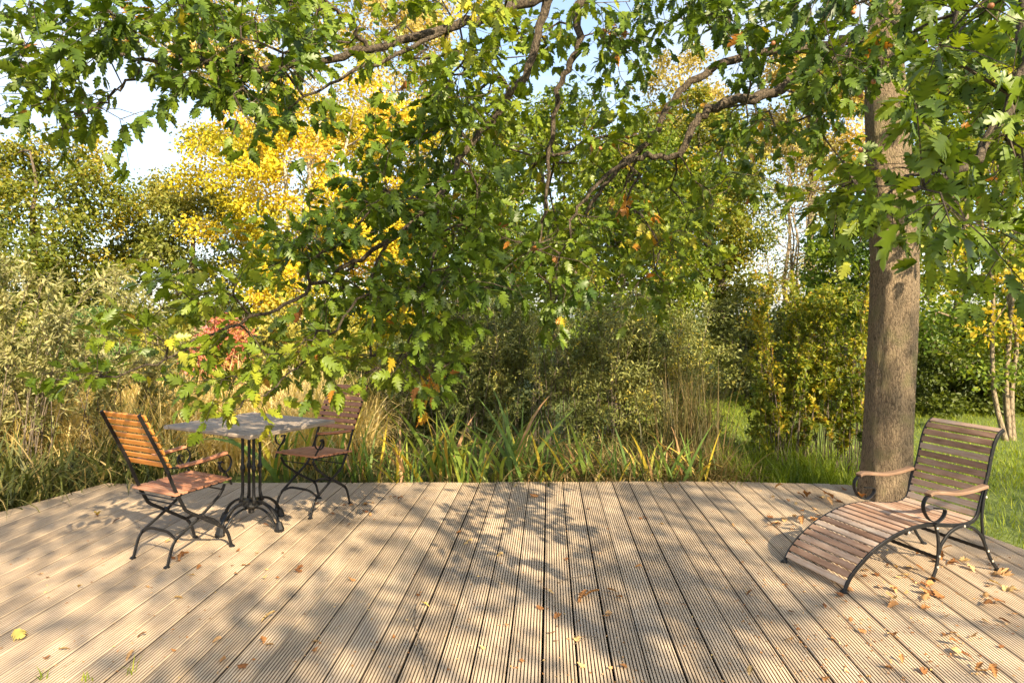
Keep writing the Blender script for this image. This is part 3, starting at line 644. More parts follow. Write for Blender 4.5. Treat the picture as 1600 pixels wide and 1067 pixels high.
tree('thicket', 'dark brown green thicket between the reeds and the dusky willow', (W(600, 740, 9.6)[0], 9.6), [lobe(520, 560, 690, 735, 9.6, .7)], 70, 160, .06, M['dark_leaf'], M['bark'], .025, 41, .26, .4, .15, .2, cat='shrub', stems=5, r0=.003)
tree('back_shrub', 'shadowy leafy shrub at the end of the grass path', (W(1170, 640, 13.5)[0], 13.5), [lobe(1060, 460, 1290, 640, 13.5, 1.0)], 130, 150, .075, M['willow_leaf'], M['bark'], .04, 42, .34, .5, .15, .2, cat='shrub', stems=5)

tree('unseen_shade_tree', 'broad leafy unseen tree added behind the viewer to dapple the deck', (5.5, -7.0), [(4.6, -4.4, 6.6, 4.6, 2.6, 1.9), (1.5, -4.6, 6.2, 2.6, 2.2, 1.5), (8.4, -3.4, 6.8, 2.0, 2.0, 1.3)], 125, 70, .13, M['green_leaf'], M['bark'], .26, 43, .52, .5, .12, .15, tmpl=OVAL, shell=.2)  # unseen tree, added to throw dappled shade over the deck

def stem_shrub(name, label, c, spots, n, h, reach, leaf, mat, seed, tint, r=.006, per=46, tmpl=None, lean=(0, 0), cat='shrub'):
    """arching stems fanning up from several crowns, side shoots and narrow leaves set along them"""
    rng = np.random.default_rng(seed); root = empty(name, (c[0], c[1], GZ)); tag(root, label, cat); tmpl = tmpl or SLIM
    mb = MB(); pos, dr, nr, sz, tn = [], [], [], [], []
    for k in range(n):
        bx_, by_ = spots[k % len(spots)]; az = rng.uniform(0, 6.28); hh = rng.uniform(*h); rc = reach * rng.uniform(.2, 1.0)
        d = np.array([math.cos(az) * rc + lean[0], math.sin(az) * rc + lean[1], 0]); a = np.array([bx_ + rng.normal(0, .08), by_ + rng.normal(0, .08), 0])
        P = catmull([a, a + d * .25 + [0, 0, hh * .42], a + d * .6 + [0, 0, hh * .78], a + d * 1.05 + [0, 0, hh], a + d * 1.4 + [0, 0, hh * .97]], 5)
        mb.tube(P, np.linspace(r, r * .25, len(P)), 4, cap=False); t0 = tint + rng.normal(0, .12)
        paths = [(P, .3, per)]
        for q in range(6):
            i0 = int(rng.integers(5, len(P) - 3)); st = P[i0]; ax = unit(P[i0 + 1] - P[i0]); sd = unit(rng.normal(0, 1, 3)); en = st + unit(ax * .8 + sd * .8 + np.array([0, 0, .25])) * rng.uniform(.15, .4) * hh * .55
            Q = catmull([st, (st + en) / 2 + np.array([0, 0, .02]), en], 4); mb.tube(Q, np.linspace(r * .4, r * .15, len(Q)), 3, cap=False); paths.append((Q, .1, per // 2))
        for Q, u0, m in paths:
            idx = u0 + (1 - u0) * rng.uniform(0, 1, m); f = idx * (len(Q) - 1); i0 = np.minimum(f.astype(int), len(Q) - 2); fr = (f - i0)[:, None]
            p = Q[i0] * (1 - fr) + Q[i0 + 1] * fr; ax = unit(Q[i0 + 1] - Q[i0]); sd = unit(rng.normal(0, 1, (m, 3)))
            pos.append(p + rng.normal(0, .008, (m, 3))); dr.append(ax * .7 + sd * .8); nr.append(rng.normal(0, .5, (m, 3)) + np.array([0, 0, .8])); sz.append(leaf * rng.uniform(.6, 1.3, m)); tn.append(np.clip(t0 + rng.normal(0, .15, m), 0, 1))
    mb.build('stems', M['bark'], root)['kind'] = 'stuff'
    V, F, t = scatter(tmpl, np.vstack(pos), np.vstack(dr), np.vstack(nr), np.concatenate(sz), np.concatenate(tn))
    link('foliage', fast_mesh('foliage', V, F, t), mat, root)['kind'] = 'stuff'
stem_shrub('silver_willow', 'pale cream leaved willow shrub at the left edge beside the deck', (W(30, 760, 6.6)[0], 6.6), [(-.7, .2), (-.4, .0), (-.15, .4), (.1, .1), (.35, .5), (-.6, .7), (.65, .9)], 84, (.75, 2.1), .55, .075, M['silver_leaf'], 37, .42, lean=(.12, 0))
stem_shrub('orange_shrub', 'yellow green and orange leaved shrub left of the oak trunk base', (W(1285, 752, 7.0)[0], 7.0), [(-.35, .0), (-.1, .15), (.15, -.05), (.3, .2), (-.25, .4), (.05, .5), (.35, -.1), (-.5, .2)], 110, (.35, 1.95), .33, .046, M['orange_leaf'], 34, .42, r=.0045, per=60, tmpl=OVAL)
stem_shrub('osier_shrub', 'fine leaved osier with upright stems among the grey green sallows', (W(930, 740, 8.0)[0], 8.0), [(-.6, .1), (-.2, .2), (.2, 0), (.6, .3), (1.0, .2), (-1.0, .5), (.4, .6)], 80, (.8, 1.75), .4, .052, M['willow_leaf'], 46, .62, r=.005)
stem_shrub('dogwood_shrub', 'slender dull green shrub in front of the dusky willow', (W(690, 740, 8.3)[0], 8.3), [(-.5, .1), (0, .2), (.4, 0), (.8, .3)], 44, (.6, 1.5), .4, .055, M['willow_leaf'], 47, .40, r=.005)

def woodland():                                            # far wood that reads as one mass
    rng = np.random.default_rng(50); n = 420
    C = np.column_stack([rng.uniform(-26, 26, n), rng.uniform(23, 30, n), rng.uniform(GZ, 1.9, n) ** 1.0])
    V, F, t = clump_leaves(rng, C, rng.uniform(.6, 1.1, n), 90, .2, np.clip(rng.normal(.4, .15, n), 0, 1), .12, KITE)
    o = link('far_woodland', fast_mesh('far_woodland', V, F, t), M['green_leaf']); tag(o, 'low far wood closing the view behind the shrubs', 'woodland', kind='stuff')
woodland()

# ------------------------------------------------------------------ blades: grass, reeds, strap leaves
def blades(rng, base, h, wd, lean, droop, tint, segs=4, az=None):
    """arching tapered ribbons -> V, F(quads), tint"""
    n = len(base); az = rng.uniform(0, 2 * math.pi, n) if az is None else az
    d = np.column_stack([np.cos(az), np.sin(az), np.zeros(n)]); s = np.column_stack([-np.sin(az + rng.normal(0, .7, n)), np.cos(az), np.zeros(n)]); s = unit(s)
    V = np.zeros((n, segs + 1, 2, 3))
    for k in range(segs + 1):
        u = k / segs; th = lean + droop * u ** 1.5
        if k == 0: c = base.astype(float).copy(); 
        else: c = c + (h / segs)[:, None] * (d * np.sin(th)[:, None] + np.array([0, 0, 1.]) * np.cos(th)[:, None])
        ww = wd * (1 - u ** 2.2) * (.7 + .3 * min(1, u * 4)) + wd * .02
        V[:, k, 0] = c - s * (ww / 2)[:, None]; V[:, k, 1] = c + s * (ww / 2)[:, None]
    kk = (segs + 1) * 2; F = np.array([(2 * k, 2 * k + 1, 2 * k + 3, 2 * k + 2) for k in range(segs)])
    return V.reshape(-1, 3), (F[None] + (np.arange(n) * kk)[:, None, None]).reshape(-1, 4), np.repeat(tint, kk)

def in_deck(x, y):
    for a, b in zip(DECK, DECK[1:] + DECK[:1]):
        e = (b[0] - a[0], b[1] - a[1])
        if e[1] * (x - a[0]) - e[0] * (y - a[1]) < -.0: return False
    return True
IND = np.vectorize(in_deck)

def blade_field(name, label, cat, mat, seed, n, xr, yr, h, wd, lean, droop, tint, tvar, segs=4, keep=None, kind='stuff', clumpy=0.0, z=GZ):
    rng = np.random.default_rng(seed)
    x = rng.uniform(*xr, n); y = rng.uniform(*yr, n)
    ok = ~IND(x, y)
    if keep is not None: ok &= keep(x, y)
    x, y = x[ok], y[ok]; n = len(x); hh = rng.uniform(*h, n)
    if clumpy: hh *= 1 + clumpy * np.sin(x * 2.7 + 1.3 * np.sin(y * 2.1)) * np.sin(y * 2.3 + x)
    b = np.column_stack([x, y, np.full(n, z)])
    V, F, t = blades(rng, b, hh, rng.uniform(*wd, n), rng.uniform(*lean, n), rng.uniform(*droop, n), np.clip(rng.normal(tint, tvar, n), 0, 1), segs)
    o = link(name, fast_mesh(name, V, F, t), M[mat]); tag(o, label, cat, kind=kind); return o

blade_field('lawn_grass', 'sunlit short lawn grass right of the deck', 'grass', 'grass', 60, 42000, (2.6, 10), (2.6, 13), (.05, .13), (.004, .008), (0, .5), (.2, 1.2), .5, .2, 2)
blade_field('path_grass', 'mown green grass path curving between the shrubs', 'grass', 'grass', 61, 26000, (1.6, 6), (6.4, 15), (.05, .12), (.005, .010), (0, .5), (.2, 1.2), .5, .2, 2)
blade_field('long_grass', 'long green grass at the deck edge beside the orange shrub', 'grass', 'grass', 62, 1500, (2.0, 3.2), (6.3, 7.3), (.2, .48), (.005, .010), (0, .4), (.4, 1.6), .3, .2, 4)
blade_field('straw_reeds', 'bright straw coloured dead reeds behind the bistro table', 'reeds', 'straw', 63, 11000, (-6.6, -1.6), (6.9, 10.5), (.5, 1.25), (.008, .02), (0, .45), (.3, 2.6), .62, .18, 6, clumpy=.25)
blade_field('undergrowth', 'dark tangled undergrowth of strap leaves left of the deck', 'undergrowth', 'under', 64, 5600, (-7.2, -3.2), (4.6, 7.6), (.3, .85), (.010, .028), (0, .6), (.6, 2.6), .30, .24, 6, clumpy=.3)
blade_field('edge_undergrowth', 'low mixed green and brown growth behind the deck edge', 'undergrowth', 'under', 65, 3800, (-2.0, 2.3), (6.26, 8.0), (.15, .5), (.006, .018), (0, .8), (.6, 2.6), .5, .28, 6, clumpy=.3)
blade_field('dead_sedge', 'russet drooping dead sedge leaves along the right half of the back deck edge', 'sedge', 'sedge', 66, 1500, (.2, 2.3), (6.26, 7.2), (.25, .6), (.006, .014), (.1, .8), (.8, 2.6), .65, .2, 6)

# strap-leaved irises along the back edge: every leaf a part
def make_irises():
    rng = np.random.default_rng(70); meshes = []
    for i in range(14):
        tint = [.15, .3, .4, .5, .45, .6, .65, .35, .75, .9, .25, .5, 1.0, .82][i]
        V, F, t = blades(rng, np.zeros((1, 3)), np.array([1.0]), np.array([rng.uniform(.038, .060)]), np.array([0.0]), np.array([rng.uniform(.3, 1.7)]), np.array([tint]), 6, az=np.array([0.0]))
        me = fast_mesh('leaf', V, F, t, smooth=True); me.materials.append(M['iris']); meshes.append(me)
    spots = [(570, 6.40, .42, 20, 'behind the farther bistro chair'), (628, 6.46, .40, 18, 'one place right of the farther bistro chair'), (690, 6.55, .58, 26, 'with the tallest pointed leaves, left of the middle'),
             (742, 6.42, .46, 22, 'with several yellowed leaves, just left of the middle'), (800, 6.50, .58, 24, 'with silvery arching leaves at the middle of the deck edge'), (852, 6.42, .36, 18, 'low and browned, just right of the middle'),
             (905, 6.52, .44, 20, 'with long leaves arching to the left, before the sallow shrub'), (965, 6.45, .34, 18, 'half withered, before the sallow shrub'), (1020, 6.44, .38, 18, 'with one broad pale leaf, left of the brown sedge'),
             (1078, 6.42, .40, 20, 'of curling pale leaves below the brown sedge'), (455, 6.75, .62, 16, 'with upright bright leaves between table and farther chair'), (540, 6.7, .55, 16, 'dark and upright right behind the farther chair back')]
    for px, Y, h, n, where in spots:
        c = W(px, 750, Y); r = empty('iris_clump', (c[0], Y, GZ)); tag(r, 'strap-leaved iris clump ' + where, 'plant', 'iris clumps along the back deck edge')
        for _ in range(int(n * 1.25)):
            me = meshes[int(rng.integers(0, 14))]; o = link('leaf', me, None, r)
            o.location = (rng.normal(0, .11), rng.normal(0, .06), 0); s = h * 1.35 * rng.uniform(.55, 1.2) + .1
            o.scale = (s, s * rng.uniform(.8, 1.3), s); o.rotation_euler = (rng.normal(0, .15), rng.uniform(0, .5), rng.uniform(0, 6.28))
make_irises()

def make_tuft(name, label, cat, mat, px, Y, n, h, spread, wd, lean, droop, tint, seed, z=GZ, segs=5, group=None):
    rng = np.random.default_rng(seed); c = W(px, 750, Y)
    b = np.column_stack([rng.normal(0, spread, n), rng.normal(0, spread, n), np.zeros(n)])
    V, F, t = blades(rng, b, rng.uniform(*h, n), rng.uniform(*wd, n), rng.uniform(*lean, n), rng.uniform(*droop, n), np.clip(rng.normal(tint, .22, n), 0, 1), segs)
    r = empty(name, (c[0], Y, z)); tag(r, label, cat, group); o = link('blades', fast_mesh('blades', V, F, t), M[mat], r); o['kind'] = 'stuff'
make_tuft('sedge_tussock', 'tall wispy brown sedge tussock left of the grass path', 'sedge', 'sedge', 1078, 7.1, 520, (.55, 1.35), .16, (.004, .009), (0, .22), (.1, .9), .4, 80)
make_tuft('sedge_tussock', 'smaller brown sedge tussock drooping onto the deck edge', 'sedge', 'sedge', 1105, 6.6, 260, (.3, .6), .12, (.004, .010), (.1, .6), (.4, 1.7), .6, 81)
make_tuft('green_tussock', 'bright green grass tussock on the path edge behind the deck', 'grass', 'grass', 1215, 7.6, 260, (.3, .75), .13, (.005, .010), (0, .35), (.2, 1.2), .45, 82)
for i, (px, py, h, lab) in enumerate([(62, 1062, .07, 'tiny green grass tuft poking up between deck boards at the bottom left corner'), (205, 1052, .11, 'tall green grass tuft between deck boards near the bottom left'), (138, 1064, .06, 'middle one of three grass tufts between deck boards at the bottom left')]):
    Y = FPX * EYE / (py - HOR); make_tuft('grass_tuft', lab, 'grass', 'grass', px, Y, 7, (h * .6, h), .012, (.004, .007), (0, .4), (.2, 1.0), .5, 90 + i, z=-.01, segs=3, group='grass tufts in the deck gaps')

# ------------------------------------------------------------------ furniture
def slat_mesh(L, wd, th, bev=.0035):                        # bar along y, width x, thickness z, eased edges
    mb = MB(); mb.bar([(0, -L / 2, 0), (0, L / 2, 0)], (1, 0, 0), wd, th); return mb

def place_slat(root, name, me, mat, p, tangent, offset):
    """slat across the frame at profile point p=(u,z); its width follows the tangent"""
    o = link(name, me, mat, root); a = math.atan2(tangent[1], tangent[0]); o.location = (p[0] - math.sin(a) * offset, 0, p[1] + math.cos(a) * offset); o.rotation_euler = (0, -a, 0)
    return o

def arc_sample(P, gap, start, stop):
    P = np.asarray(P); d = np.concatenate([[0], np.cumsum(np.linalg.norm(np.diff(P, axis=0), axis=1))]); out = []
    s = start
    while s < d[-1] - stop:
        p = np.array([np.interp(s, d, P[:, 0]), np.interp(s, d, P[:, 1])]); q = np.array([np.interp(s + .004, d, P[:, 0]), np.interp(s + .004, d, P[:, 1])]); out.append((p, unit(q - p))); s += gap
    return out

def make_chair(label, loc, rz, back_mat, seat_mat):
    """folding bistro armchair; x forward, origin under the front feet"""
    r = empty('bistro_chair', (loc[0], loc[1], 0), rz); tag(r, label, 'chair', 'folding bistro chairs at the table')
    WD = .185
    post = catmull([(0, 0), (-.030, .095), (-.060, .138), (-.075, .15), (-.24, .257), (-.325, .312), (-.352, .352), (-.41, .47), (-.472, .62), (-.553, .78), (-.632, .938)], 5)
    leg = catmull([(-.445, 0), (-.412, .112), (-.39, .145), (-.375, .16), (-.212, .255), (-.10, .335), (-.072, .36), (-.040, .415)], 5)
    for s in (-1, 1):
        mb = MB(); y = s * WD; mb.bar([(a, y, b) for a, b in post], (0, 1, 0), .011, .020); post_o = mb.build('back_post', M['iron'], r)
        mb = MB(); y2 = s * (WD - .018); mb.bar([(a, y2, b) for a, b in leg], (0, 1, 0), .011, .018); leg_o = mb.build('rear_leg', M['iron'], r)
        for fx, yy, par_ in ((.002, y, post_o), (-.447, y2, leg_o)):
            m = MB(); m.tube([(fx, yy, 0.001), (fx, yy, .006), (fx, yy, .014)], [.019, .019, .010], 10); m.build('foot', M['iron'], par_, smooth=False)
        # armrest: wooden rail, iron scroll and strut
        m = MB(); P = catmull([(-.40, s * .205, .600), (-.30, s * .213, .604), (-.18, s * .213, .613), (-.062, s * .207, .625)], 5); m.bar(P, (0, 1, 0), .036, .018); arm_o = m.build('armrest', seat_mat, r)
        m = MB(); m.bar([(-.462, s * .198, .598), (-.43, s * .203, .598), (-.395, s * .205, .595)], (0, 1, 0), .014, .010); m.bar(catmull([(-.40, s * .206, .589), (-.23, s * .212, .596), (-.075, s * .208, .612), (-.040, s * .207, .603), (-.022, s * .207, .565), (-.035, s * .207, .522), (-.072, s * .207, .502), (-.108, s * .207, .522), (-.113, s * .207, .556), (-.094, s * .207, .575), (-.078, s * .207, .562)], 5), (0, 1, 0), .016, .006)
        m.bar(catmull([(-.113, s * .199, .575), (-.095, s * .199, .535), (-.07, s * .199, .505), (-.040, s * .199, .468), (-.012, s * .197, .412)], 4), (0, 1, 0), .013, .011); m.build('arm_scroll', M['iron'], arm_o)
        m = MB(); m.bar([(-.41, s * .160, .414), (-.05, s * .160, .432)], (0, 1, 0), .010, .014); m.build('seat_rail', M['iron'], r)
        m = MB(); m.tube([(-.213, s * (WD + .010), .256), (-.213, s * (WD - .03), .256)], .010, 8); m.build('pivot_bolt', M['iron'], leg_o)
    for (u, z, hw) in ((-.070, .146, WD), (-.385, .148, WD - .018)):         # arched stretchers between each pair of feet
        m = MB(); P = catmull([(u, -hw, z), (u, -hw * .55, z + .035), (u, 0, z + .040), (u, hw * .55, z + .035), (u, hw, z)], 5); m.bar(P, (1, 0, 0), .007, .018); m.build('stretcher', M['iron'], r)
    for (u, z) in ((-.41, .40), (-.345, .345), (-.06, .385)):
        m = MB(); m.tube([(u, -WD, z), (u, WD, z)], .0045, 6); m.build('rod', M['iron'], r)
    bm = slat_mesh(.405, .0335, .012); me = None
    bp = np.array([p for p in post if p[1] > .585])
    for i, (p, t) in enumerate(arc_sample(bp, .0485, .018, .0)):
        if me is None: o0 = bm.build('back_slat', back_mat, r); me = o0.data; bpy.data.objects.remove(o0)
        place_slat(r, 'back_slat', me, back_mat, p, t, -.018)
    bs = slat_mesh(.415, .0395, .014); me = None
    for k in range(8):
        u = -.405 + k * .0525
        if me is None: o0 = bs.build('seat_slat', seat_mat, r); me = o0.data; bpy.data.objects.remove(o0)
        place_slat(r, 'seat_slat', me, seat_mat, (u, .416 + (u + .41) * .055), (1, .055), .016)
    return r
CH = math.radians(61)
make_chair('bistro chair of bright orange slats seen from behind, nearer the camera', ((-2.164 - 1.823) / 2, (4.615 + 4.493) / 2), CH, M['chair_orange'], M['chair_brown'])
make_chair('bistro chair of dull brown slats facing the camera behind the table', ((-1.502 - 1.82) / 2, (5.089 + 5.25) / 2), CH + math.pi, M['chair_brown'], M['chair_brown'])

def make_table():
    r = empty('bistro_table', (-1.87, 4.90, 0), math.radians(61)); tag(r, 'square bistro table with a silvery grey board top on a black cast iron pedestal', 'table')
    # top: planks along local y (left-right in the photo), x towards the back
    A, B, th = .76, .88, .026; zt = .742
    ks = 7; wd = A / ks
    for k in range(ks):
        m = MB(); x = -A / 2 + wd * (k + .5); m.bar([(x, -B / 2 + .055, zt - th / 2), (x, B / 2 - .055, zt - th / 2)], (1, 0, 0), wd - .006, th); m.build('top_board', M['table_wood2'], r)
    for s in (-1, 1):
        m = MB(); m.bar([(-A / 2, s * (B / 2 - .027), zt - th / 2), (A / 2, s * (B / 2 - .027), zt - th / 2)], (0, 1, 0), .052, th); m.build('end_board', M['table_wood'], r)
    for s in (-1, 1):
        m = MB(); m.bar([(-A / 2 + .06, s * .18, zt - th - .012), (A / 2 - .06, s * .18, zt - th - .012)], (0, 1, 0), .05, .022); m.build('batten', M['table_wood'], r)
    m = MB(); m.bar([(-.16, 0, zt - th - .026), (.16, 0, zt - th - .026)], (0, 1, 0), .04, .012); m.bar([(0, -.16, zt - th - .0262), (0, .16, zt - th - .0262)], (1, 0, 0), .04, .011); m.build('top_bracket', M['iron'], r)
    for a in range(4):
        x, y = .060 * math.cos(a * math.pi / 2 + 1.13), .060 * math.sin(a * math.pi / 2 + 1.13)
        m = MB(); P = [(x * q, y * q, z) for z, q in ((.175, 1.25), (.21, 1.1), (.25, 1), (.40, 1), (.415, 1), (.43, 1), (.45, 1), (.62, 1), (.66, 1.12), (.70, 1.3))]
        m.tube(P, [.015, .013, .011, .011, .018, .018, .011, .011, .014, .017], 10); m.build('column', M['iron'], r, smooth=True)
    m = MB(); m.tube([(0, 0, z) for z in (.095, .10, .13, .135, .15, .185, .20)], [.016, .022, .022, .045, .062, .058, .03], 14); m.build('hub', M['iron'], r)
    m = MB(); m.tube([(0, 0, z) for z in (.655, .665, .69, .705)], [.02, .045, .045, .07], 14); m.build('collar', M['iron'], r)
    for a in range(4):
        an = .04 + a * math.pi / 2; ca, sa = math.cos(an), math.sin(an)
        m = MB(); sd = (-sa, ca, 0)
        up = catmull([(.04, .187), (.105, .184), (.17, .160), (.228, .115), (.264, .06), (.284, .012)], 5); lo = catmull([(.03, .135), (.095, .137), (.152, .115), (.20, .075), (.234, .03)], 5)
        m.bar([(u * ca, u * sa, z) for u, z in up], sd, .024, .016); m.bar([(u * ca, u * sa, z) for u, z in lo], sd, .018, .011); leg_o = m.build('base_leg', M['iron'], r)
        f = MB(); f.tube([(.270 * ca, .270 * sa, .004), (.273 * ca, .273 * sa, .018), (.262 * ca, .262 * sa, .062)], [.034, .032, .022], 8); f.build('foot', M['iron'], leg_o)
    return r
M['table_wood2'] = wood_mat('silvered_boards', [(0.2, (0.20, 0.155, 0.12)), (0.55, (0.34, 0.28, 0.225)), (0.9, (0.45, 0.385, 0.325))], 0.7, 2.0, 1, 0.3)
make_table()

def make_lounger():
    r = empty('slatted_lounger', (1.8085, 3.7195, 0), math.radians(17.2)); tag(r, 'slatted wooden garden lounger with black scrolled iron frame beside the oak trunk', 'lounger')
    WT = .48
    rail = catmull([(0, .004), (.030, .058), (.069, .104), (.151, .172), (.233, .223), (.335, .268), (.43, .297), (.53, .312), (.63, .312), (.74, .299), (.84, .292), (.915, .302), (.955, .328), (.975, .37), (.992, .42), (1.026, .512), (1.048, .575), (1.072, .667), (1.098, .745), (1.133, .80), (1.172, .826)], 4)
    sides = {}
    for s, y in ((0, 0.0), (1, WT)):
        m = MB(); m.bar([(a, y, b) for a, b in rail], (0, 1, 0), .012, .022); rail_o = m.build('side_rail', M['iron'], r)
        yo = y + (-.013 if s == 0 else .013)
        m = MB(); m.bar(catmull([(.630, yo, .318), (.650, yo, .235), (.650, yo, .15), (.634, yo, .065), (.604, yo, .004)], 5), (0, 1, 0), .013, .019); leg_a = m.build('leg', M['iron'], r)
        m = MB(); m.bar(catmull([(.657, yo, .150), (.668, yo, .19), (.69, yo, .218), (.733, yo, .259), (.791, yo, .285), (.84, yo, .290), (.899, yo, .278), (.953, yo, .244), (.988, yo, .203), (1.022, yo, .13), (1.056, yo, .069), (1.108, yo, .004)], 5), (0, 1, 0), .014, .018); leg_b = m.build('leg', M['iron'], r)
        m = MB(); m.bar(catmull([(1.026, yo, .515), (.998, yo, .43), (.984, yo, .356), (.983, yo, .293), (.990, yo, .222), (1.006, yo, .165)], 5), (0, 1, 0), .013, .016); m.build('upright', M['iron'], r)
        ya = yo * 1.0
        scr = MB(); scr.bar(catmull([(.59, ya, .484), (.562, ya, .475), (.541, ya, .440), (.548, ya, .395), (.583, ya, .350), (.636, ya, .331), (.677, ya, .348), (.700, ya, .380), (.690, ya, .400), (.628, ya, .408)], 6), (0, 1, 0), .026, .006)
        m = MB(); m.bar(catmull([(1.008, ya, .508), (.95, ya, .498), (.87, ya, .486), (.77, ya, .482), (.68, ya, .494), (.605, ya, .500), (.575, ya, .490)], 5), (0, 1, 0), .046, .020); scr.build('arm_scroll', M['iron'], m.build('armrest', M['lounger_arm'], r))
        for (u, z) in ((.636, .296), (.84, .290), (1.024, .128), (1.058, .066), (.652, .135), (.638, .075), (1.008, .445), (.43, .292)):
            m = MB(); sg = -1 if s == 0 else 1; yb = yo + sg * .006; m.tube([(u, yb, z), (u, yb + sg * .004, z), (u, yb + sg * .006, z)], [.007, .007, .003], 8); m.build('bolt', M['bolt'], leg_b if .8 < u and z < .3 else (leg_a if .6 < u < .7 else rail_o))
        for (u, yy, par_) in ((-.002, y, rail_o), (.602, yo, leg_a), (1.11, yo, leg_b)):
            m = MB(); m.tube([(u, yy, .001), (u, yy, .007), (u, yy, .014)], [.021, .021, .011], 10); m.build('foot', M['iron'], par_)
    for (u, z) in ((.645, .125), (1.018, .135), (.43, .283)):
        m = MB(); m.bar([(u, -.007, z), (u, WT + .007, z)], (0, 0, 1), .020, .010); m.build('crossbar', M['iron'], r)
    sm = slat_mesh(WT - .014, .0365, .012); me = None
    for p, t in arc_sample(rail, .0475, .045, .004):
        if me is None: o0 = sm.build('slat', M['lounger_wood'], r); me = o0.data; bpy.data.objects.remove(o0)
        o = place_slat(r, 'slat', me, M['lounger_wood'], p, t, .004); o.location.y = WT / 2
make_lounger()

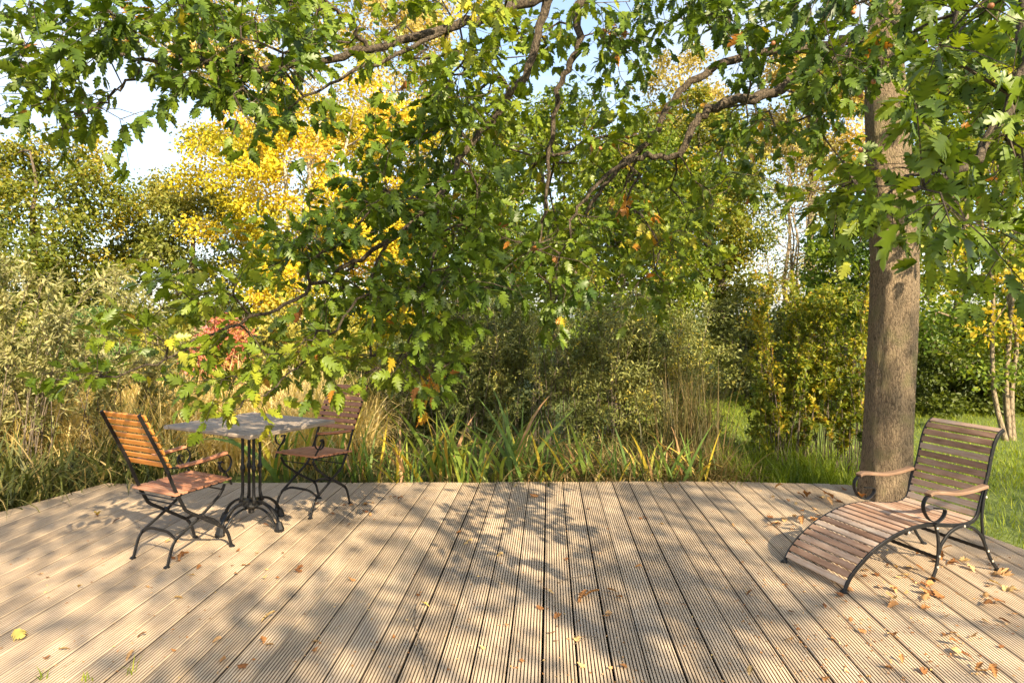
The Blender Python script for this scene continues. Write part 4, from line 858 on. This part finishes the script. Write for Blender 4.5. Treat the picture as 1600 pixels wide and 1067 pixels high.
# ------------------------------------------------------------------ fallen leaves on the deck
def make_fallen():
    rng = np.random.default_rng(95); cache = {}
    def mesh(v, ti):
        if (v, ti) not in cache:
            Tv, Tf = T_oak(20 + v, [.25, -.3, .5, .15, -.15][v], [.25, .05, .3, -.2, .15][v]); Tv = Tv.copy(); Tv[:, 2] += .25 * np.sin(Tv[:, 0] * 9 + v) * np.abs(Tv[:, 0]) * 2
            Tv[:, 2] -= Tv[:, 2].min(); me = fast_mesh('fallen_leaf', Tv, Tf, np.full(len(Tv), ti / 6.)); me.materials.append(M['fallen']); cache[(v, ti)] = me
        return cache[(v, ti)]
    def put(px, py, size, ti, label, z=0.004, group='fallen leaves lying on the deck', rx=None):
        Y = FPX * EYE / (py - HOR); X = (px - 800) / FPX * Y
        o = link('fallen_leaf', mesh(int(rng.integers(0, 5)), ti), None); o.location = (X, Y, z); o.scale = (size,) * 3
        o.rotation_euler = (rng.normal(0, .06), rng.normal(0, .06), rng.uniform(0, 6.28)); tag(o, label, 'leaf', group); return o
    # ones that can be told apart
    put(920, 935, .085, 2, 'curled orange brown leaf, left one of the pair in the middle of the deck'); put(938, 938, .09, 3, 'orange brown leaf, right one of the pair in the middle of the deck')
    put(956, 965, .05, 3, 'small tan leaf just below the orange pair in the middle of the deck'); put(826, 778, .10, 2, 'brown leaf lying near the middle of the back deck edge')
    put(22, 993, .10, 6, 'bright yellow leaf near the lower left corner of the deck'); put(152, 811, .09, 6, 'yellow leaf on the deck left of the orange chair')
    put(432, 968, .075, 5, 'pale curled leaf alone on the boards below the table'); put(898, 995, .06, 5, 'pale cream leaf near the bottom middle of the deck')
    put(658, 945, .05, 6, 'small pale leaf beside a dry stem left of the middle'); put(1215, 818, .08, 1, 'brown leaf on the deck left of the lounger')
    put(1262, 782, .12, 2, 'large orange leaf by the far end of the lounger'); put(1288, 786, .14, 2, 'largest orange brown leaf behind the foot of the lounger')
    put(1545, 897, .13, 4, 'lobed tan leaf by the rear leg of the lounger')
    # drifts, as in the photograph: right side round the lounger, and a thin scatter elsewhere
    for (x0, y0, x1, y1, n, sz, where) in [(1190, 765, 1330, 830, 24, .07, 'in the drift behind the foot of the lounger'), (1300, 880, 1440, 960, 20, .06, 'in the drift before the lounger foot end'), (1380, 860, 1590, 960, 30, .07, 'in the drift under and beside the lounger legs'),
            (1440, 950, 1600, 1060, 16, .06, 'in the bottom right corner of the deck'), (1230, 940, 1420, 1060, 12, .05, 'on the boards below the lounger, left of the corner'), (270, 860, 480, 910, 20, .045, 'on the boards in front of the table and orange chair'),
            (470, 770, 640, 830, 16, .05, 'on the boards right of the farther bistro chair'), (840, 900, 1000, 1050, 10, .05, 'close round the orange pair in mid deck'), (0, 800, 540, 1060, 24, .045, 'scattered over the left third of the deck'), (540, 770, 1200, 1060, 34, .04, 'scattered over the middle of the deck')]:
        for _ in range(n): put(rng.uniform(x0, x1), rng.uniform(y0, y1), sz * rng.uniform(.55, 1.25), int(rng.integers(0, 6)), 'dry brown oak leaf ' + where, group='fallen leaves ' + where)
    o = put(1335, 780, .09, 2, 'crumpled orange leaf resting on the lounger seat edge', z=.33); o.location = (1.8085 + math.cos(.3) * .55 - math.sin(.3) * .44, 3.7195 + math.sin(.3) * .55 + math.cos(.3) * .44, .335)
    o.scale = (.09,) * 3
    # crumbs of leaf and bark, uncountable
    n = 1500; px = rng.uniform(0, 1600, n); py = rng.uniform(760, 1067, n); right = rng.uniform(size=n) < .45; px[right] = rng.uniform(1150, 1600, right.sum())
    Y = FPX * EYE / (py - HOR); X = (px - 800) / FPX * Y; ok = IND(X, Y); X, Y = X[ok], Y[ok]; n = len(X)
    V, F, t = scatter(KITE, np.column_stack([X, Y, np.full(n, .003)]), np.column_stack([rng.normal(0, 1, (n, 2)), rng.normal(0, .1, n)]), np.column_stack([rng.normal(0, .3, (n, 2)), np.ones(n)]), rng.uniform(.006, .02, n), rng.uniform(0, .9, n))
    o = link('leaf_crumbs', fast_mesh('leaf_crumbs', V, F, t), M['fallen']); tag(o, 'crumbs of dry leaf and bark strewn over the deck', 'litter', kind='stuff')
    # dry stems
    def stem(pts, r, label):
        m = MB(); P = []
        for (x, y) in pts: Y = FPX * EYE / (y - HOR); P.append(((x - 800) / FPX * Y, Y, .006 + r))
        m.tube(catmull(P, 4), np.linspace(r, r * .5, (len(P) - 1) * 4 + 1), 5); o = m.build('dry_stem', M['bark'], None); tag(o, label, 'twig', 'dry stems lying on the deck')
    stem([(650, 945), (648, 975), (655, 1000), (664, 1040), (667, 1066)], .0025, 'long thin dry stem lying left of the middle of the deck')
    stem([(872, 912), (890, 905), (910, 902), (925, 900)], .002, 'thin twig lying above the orange leaf pair'); stem([(898, 1008), (912, 1000), (925, 996), (940, 1003)], .002, 'thin forked twig near the bottom middle of the deck')
    stem([(1410, 935), (1440, 942), (1475, 952)], .002, 'long thin twig on the boards below the lounger')
make_fallen()
